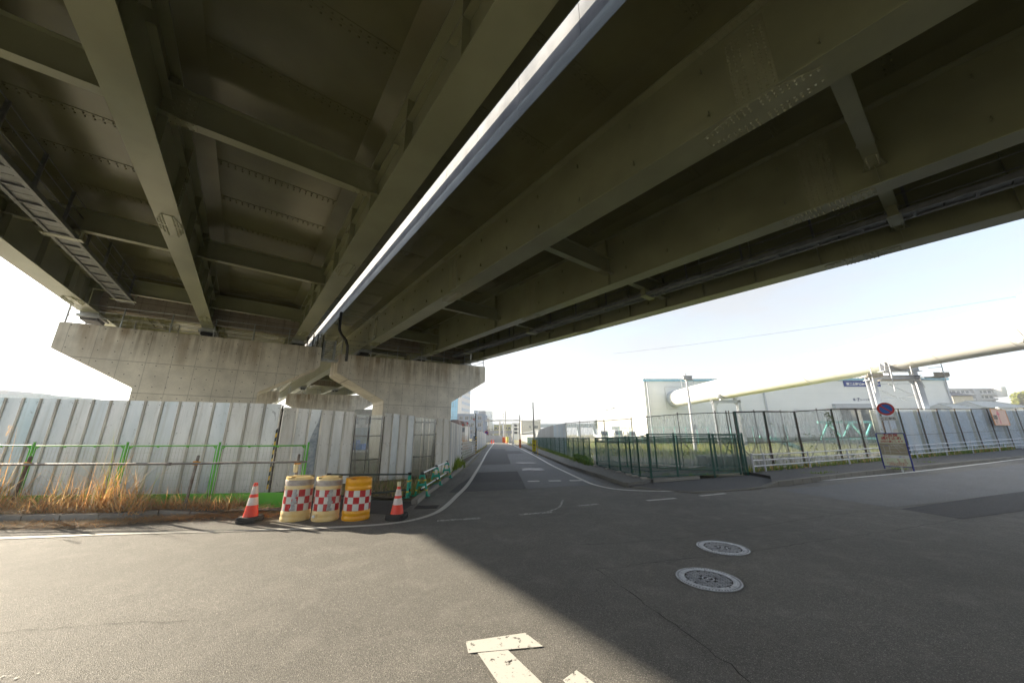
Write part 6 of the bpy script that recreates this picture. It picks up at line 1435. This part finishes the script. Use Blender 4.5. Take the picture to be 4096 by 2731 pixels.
fn=Vector((0,-1,0)); su=Vector((1,0,0)); m=MB(); c=Vector((-3.62,49.9,1.75)); disc(m,c,0,.28,.02,2); disc(m,c,.19,.27,.024,0); disc(m,c,0,.19,.022,1); q=c+fn*.03; d1=(su*-.707+Vector((0,0,.707))); d2=fn.cross(d1); m.add([q+d1*.2-d2*.03,q+d1*.2+d2*.03,q-d1*.2+d2*.03,q-d1*.2-d2*.03],[(0,1,2,3)],0); m.build('sign_disc',[RSIGN,BSIGN,WSIGN],w)

# ---- hazy backlit air
hz=MB(); hz.box(-456,566,-166,526,-1.1,42); m_=bpy.data.materials.new('haze_air'); m_.use_nodes=True; nt_=m_.node_tree; nt_.nodes.remove(nt_.nodes['Principled BSDF'])
pv=nt_.nodes.new('ShaderNodeVolumePrincipled'); pv.inputs['Density'].default_value=HAZE; pv.inputs['Color'].default_value=(.93,.96,1,1); pv.inputs['Anisotropy'].default_value=.3; lk(nt_,pv.outputs[0],nt_.nodes['Material Output'].inputs['Volume'])
if HAZE>0: tag(hz.build('haze',m_),None,None,None,'stuff')
# ================================================================ CAMERA, LIGHT
cam=bpy.data.cameras.new('camera'); co=bpy.data.objects.new('camera',cam); COL.objects.link(co)
f=1380.0; cam.sensor_width=36; cam.lens=36*f/4096; cam.clip_end=5000; cam.clip_start=.05
Pt=math.atan(f/5161); Rl=math.atan(23/5161.0)*-1
fw=Vector((0,math.cos(Pt),math.sin(Pt))); u0=Vector((0,-math.sin(Pt),math.cos(Pt))); r0=Vector((1,0,0))
rt=r0*math.cos(Rl)+u0*math.sin(Rl); up=-r0*math.sin(Rl)+u0*math.cos(Rl)
mm=Matrix((rt,up,-fw)).transposed().to_4x4(); mm.translation=(0,0,H); co.matrix_world=mm
SC.camera=co
AZ=math.radians(-66.3); EL=math.radians(20.2)
sd=Vector((math.sin(AZ)*math.cos(EL),math.cos(AZ)*math.cos(EL),math.sin(EL)))
sl=bpy.data.lights.new('sun','SUN'); sl.energy=SUN_E; sl.angle=math.radians(.53); sl.color=(1,.875,.68)
so=bpy.data.objects.new('sun',sl); COL.objects.link(so); so.rotation_euler=sd.to_track_quat('Z','Y').to_euler(); so.location=(0,0,40)
w=bpy.data.worlds.new('World'); SC.world=w; w.use_nodes=True; nt=w.node_tree; bg=nt.nodes['Background']
sky=nt.nodes.new('ShaderNodeTexSky'); sky.sky_type='NISHITA'; sky.sun_disc=False; sky.sun_elevation=EL; sky.sun_rotation=AZ
sky.air_density=1.0; sky.dust_density=1.2; sky.ozone_density=1.3
tc=nt.nodes.new('ShaderNodeTexCoord'); mp=nt.nodes.new('ShaderNodeMapping'); lk(nt,tc.outputs['Generated'],mp.inputs[0]); mp.inputs['Scale'].default_value=(1,1,3.2)
n=noise(nt,mp.outputs[0],1.7,7,.6,.3); cf=ramp(nt,n,[(.30,.45),(.62,.95)])
sp=nt.nodes.new('ShaderNodeSeparateXYZ'); lk(nt,tc.outputs['Generated'],sp.inputs[0])
lum=nt.nodes.new('ShaderNodeRGBToBW'); lk(nt,sky.outputs[0],lum.inputs[0])
low=ramp(nt,sp.outputs[2],[(.0,1),(.30,.35)])
cf=mth(nt,'MAXIMUM',cf,low)
cl=nt.nodes.new('ShaderNodeCombineColor')
for i,k in enumerate((.96,1.0,1.05)): lk(nt,mth(nt,'MULTIPLY_ADD',lum.outputs[0],.30*k,1.12*k),cl.inputs[i])
lk(nt,mixc(nt,cf,sky.outputs[0],cl.outputs[0]),bg.inputs[0]); bg.inputs[1].default_value=SKY_S
SC.view_settings.view_transform='Standard'; SC.view_settings.look='None'; SC.view_settings.gamma=1; SC.view_settings.exposure=EXPO
SC.render.film_transparent=False
SC.cycles.max_bounces=8; SC.cycles.diffuse_bounces=5; SC.cycles.glossy_bounces=3; SC.cycles.transparent_max_bounces=24; SC.cycles.use_denoising=True; SC.cycles.use_adaptive_sampling=True; SC.cycles.adaptive_threshold=.03; SC.cycles.volume_bounces=0
SC.cycles.sample_clamp_indirect=8; SC.cycles.caustics_reflective=False; SC.cycles.caustics_refractive=False
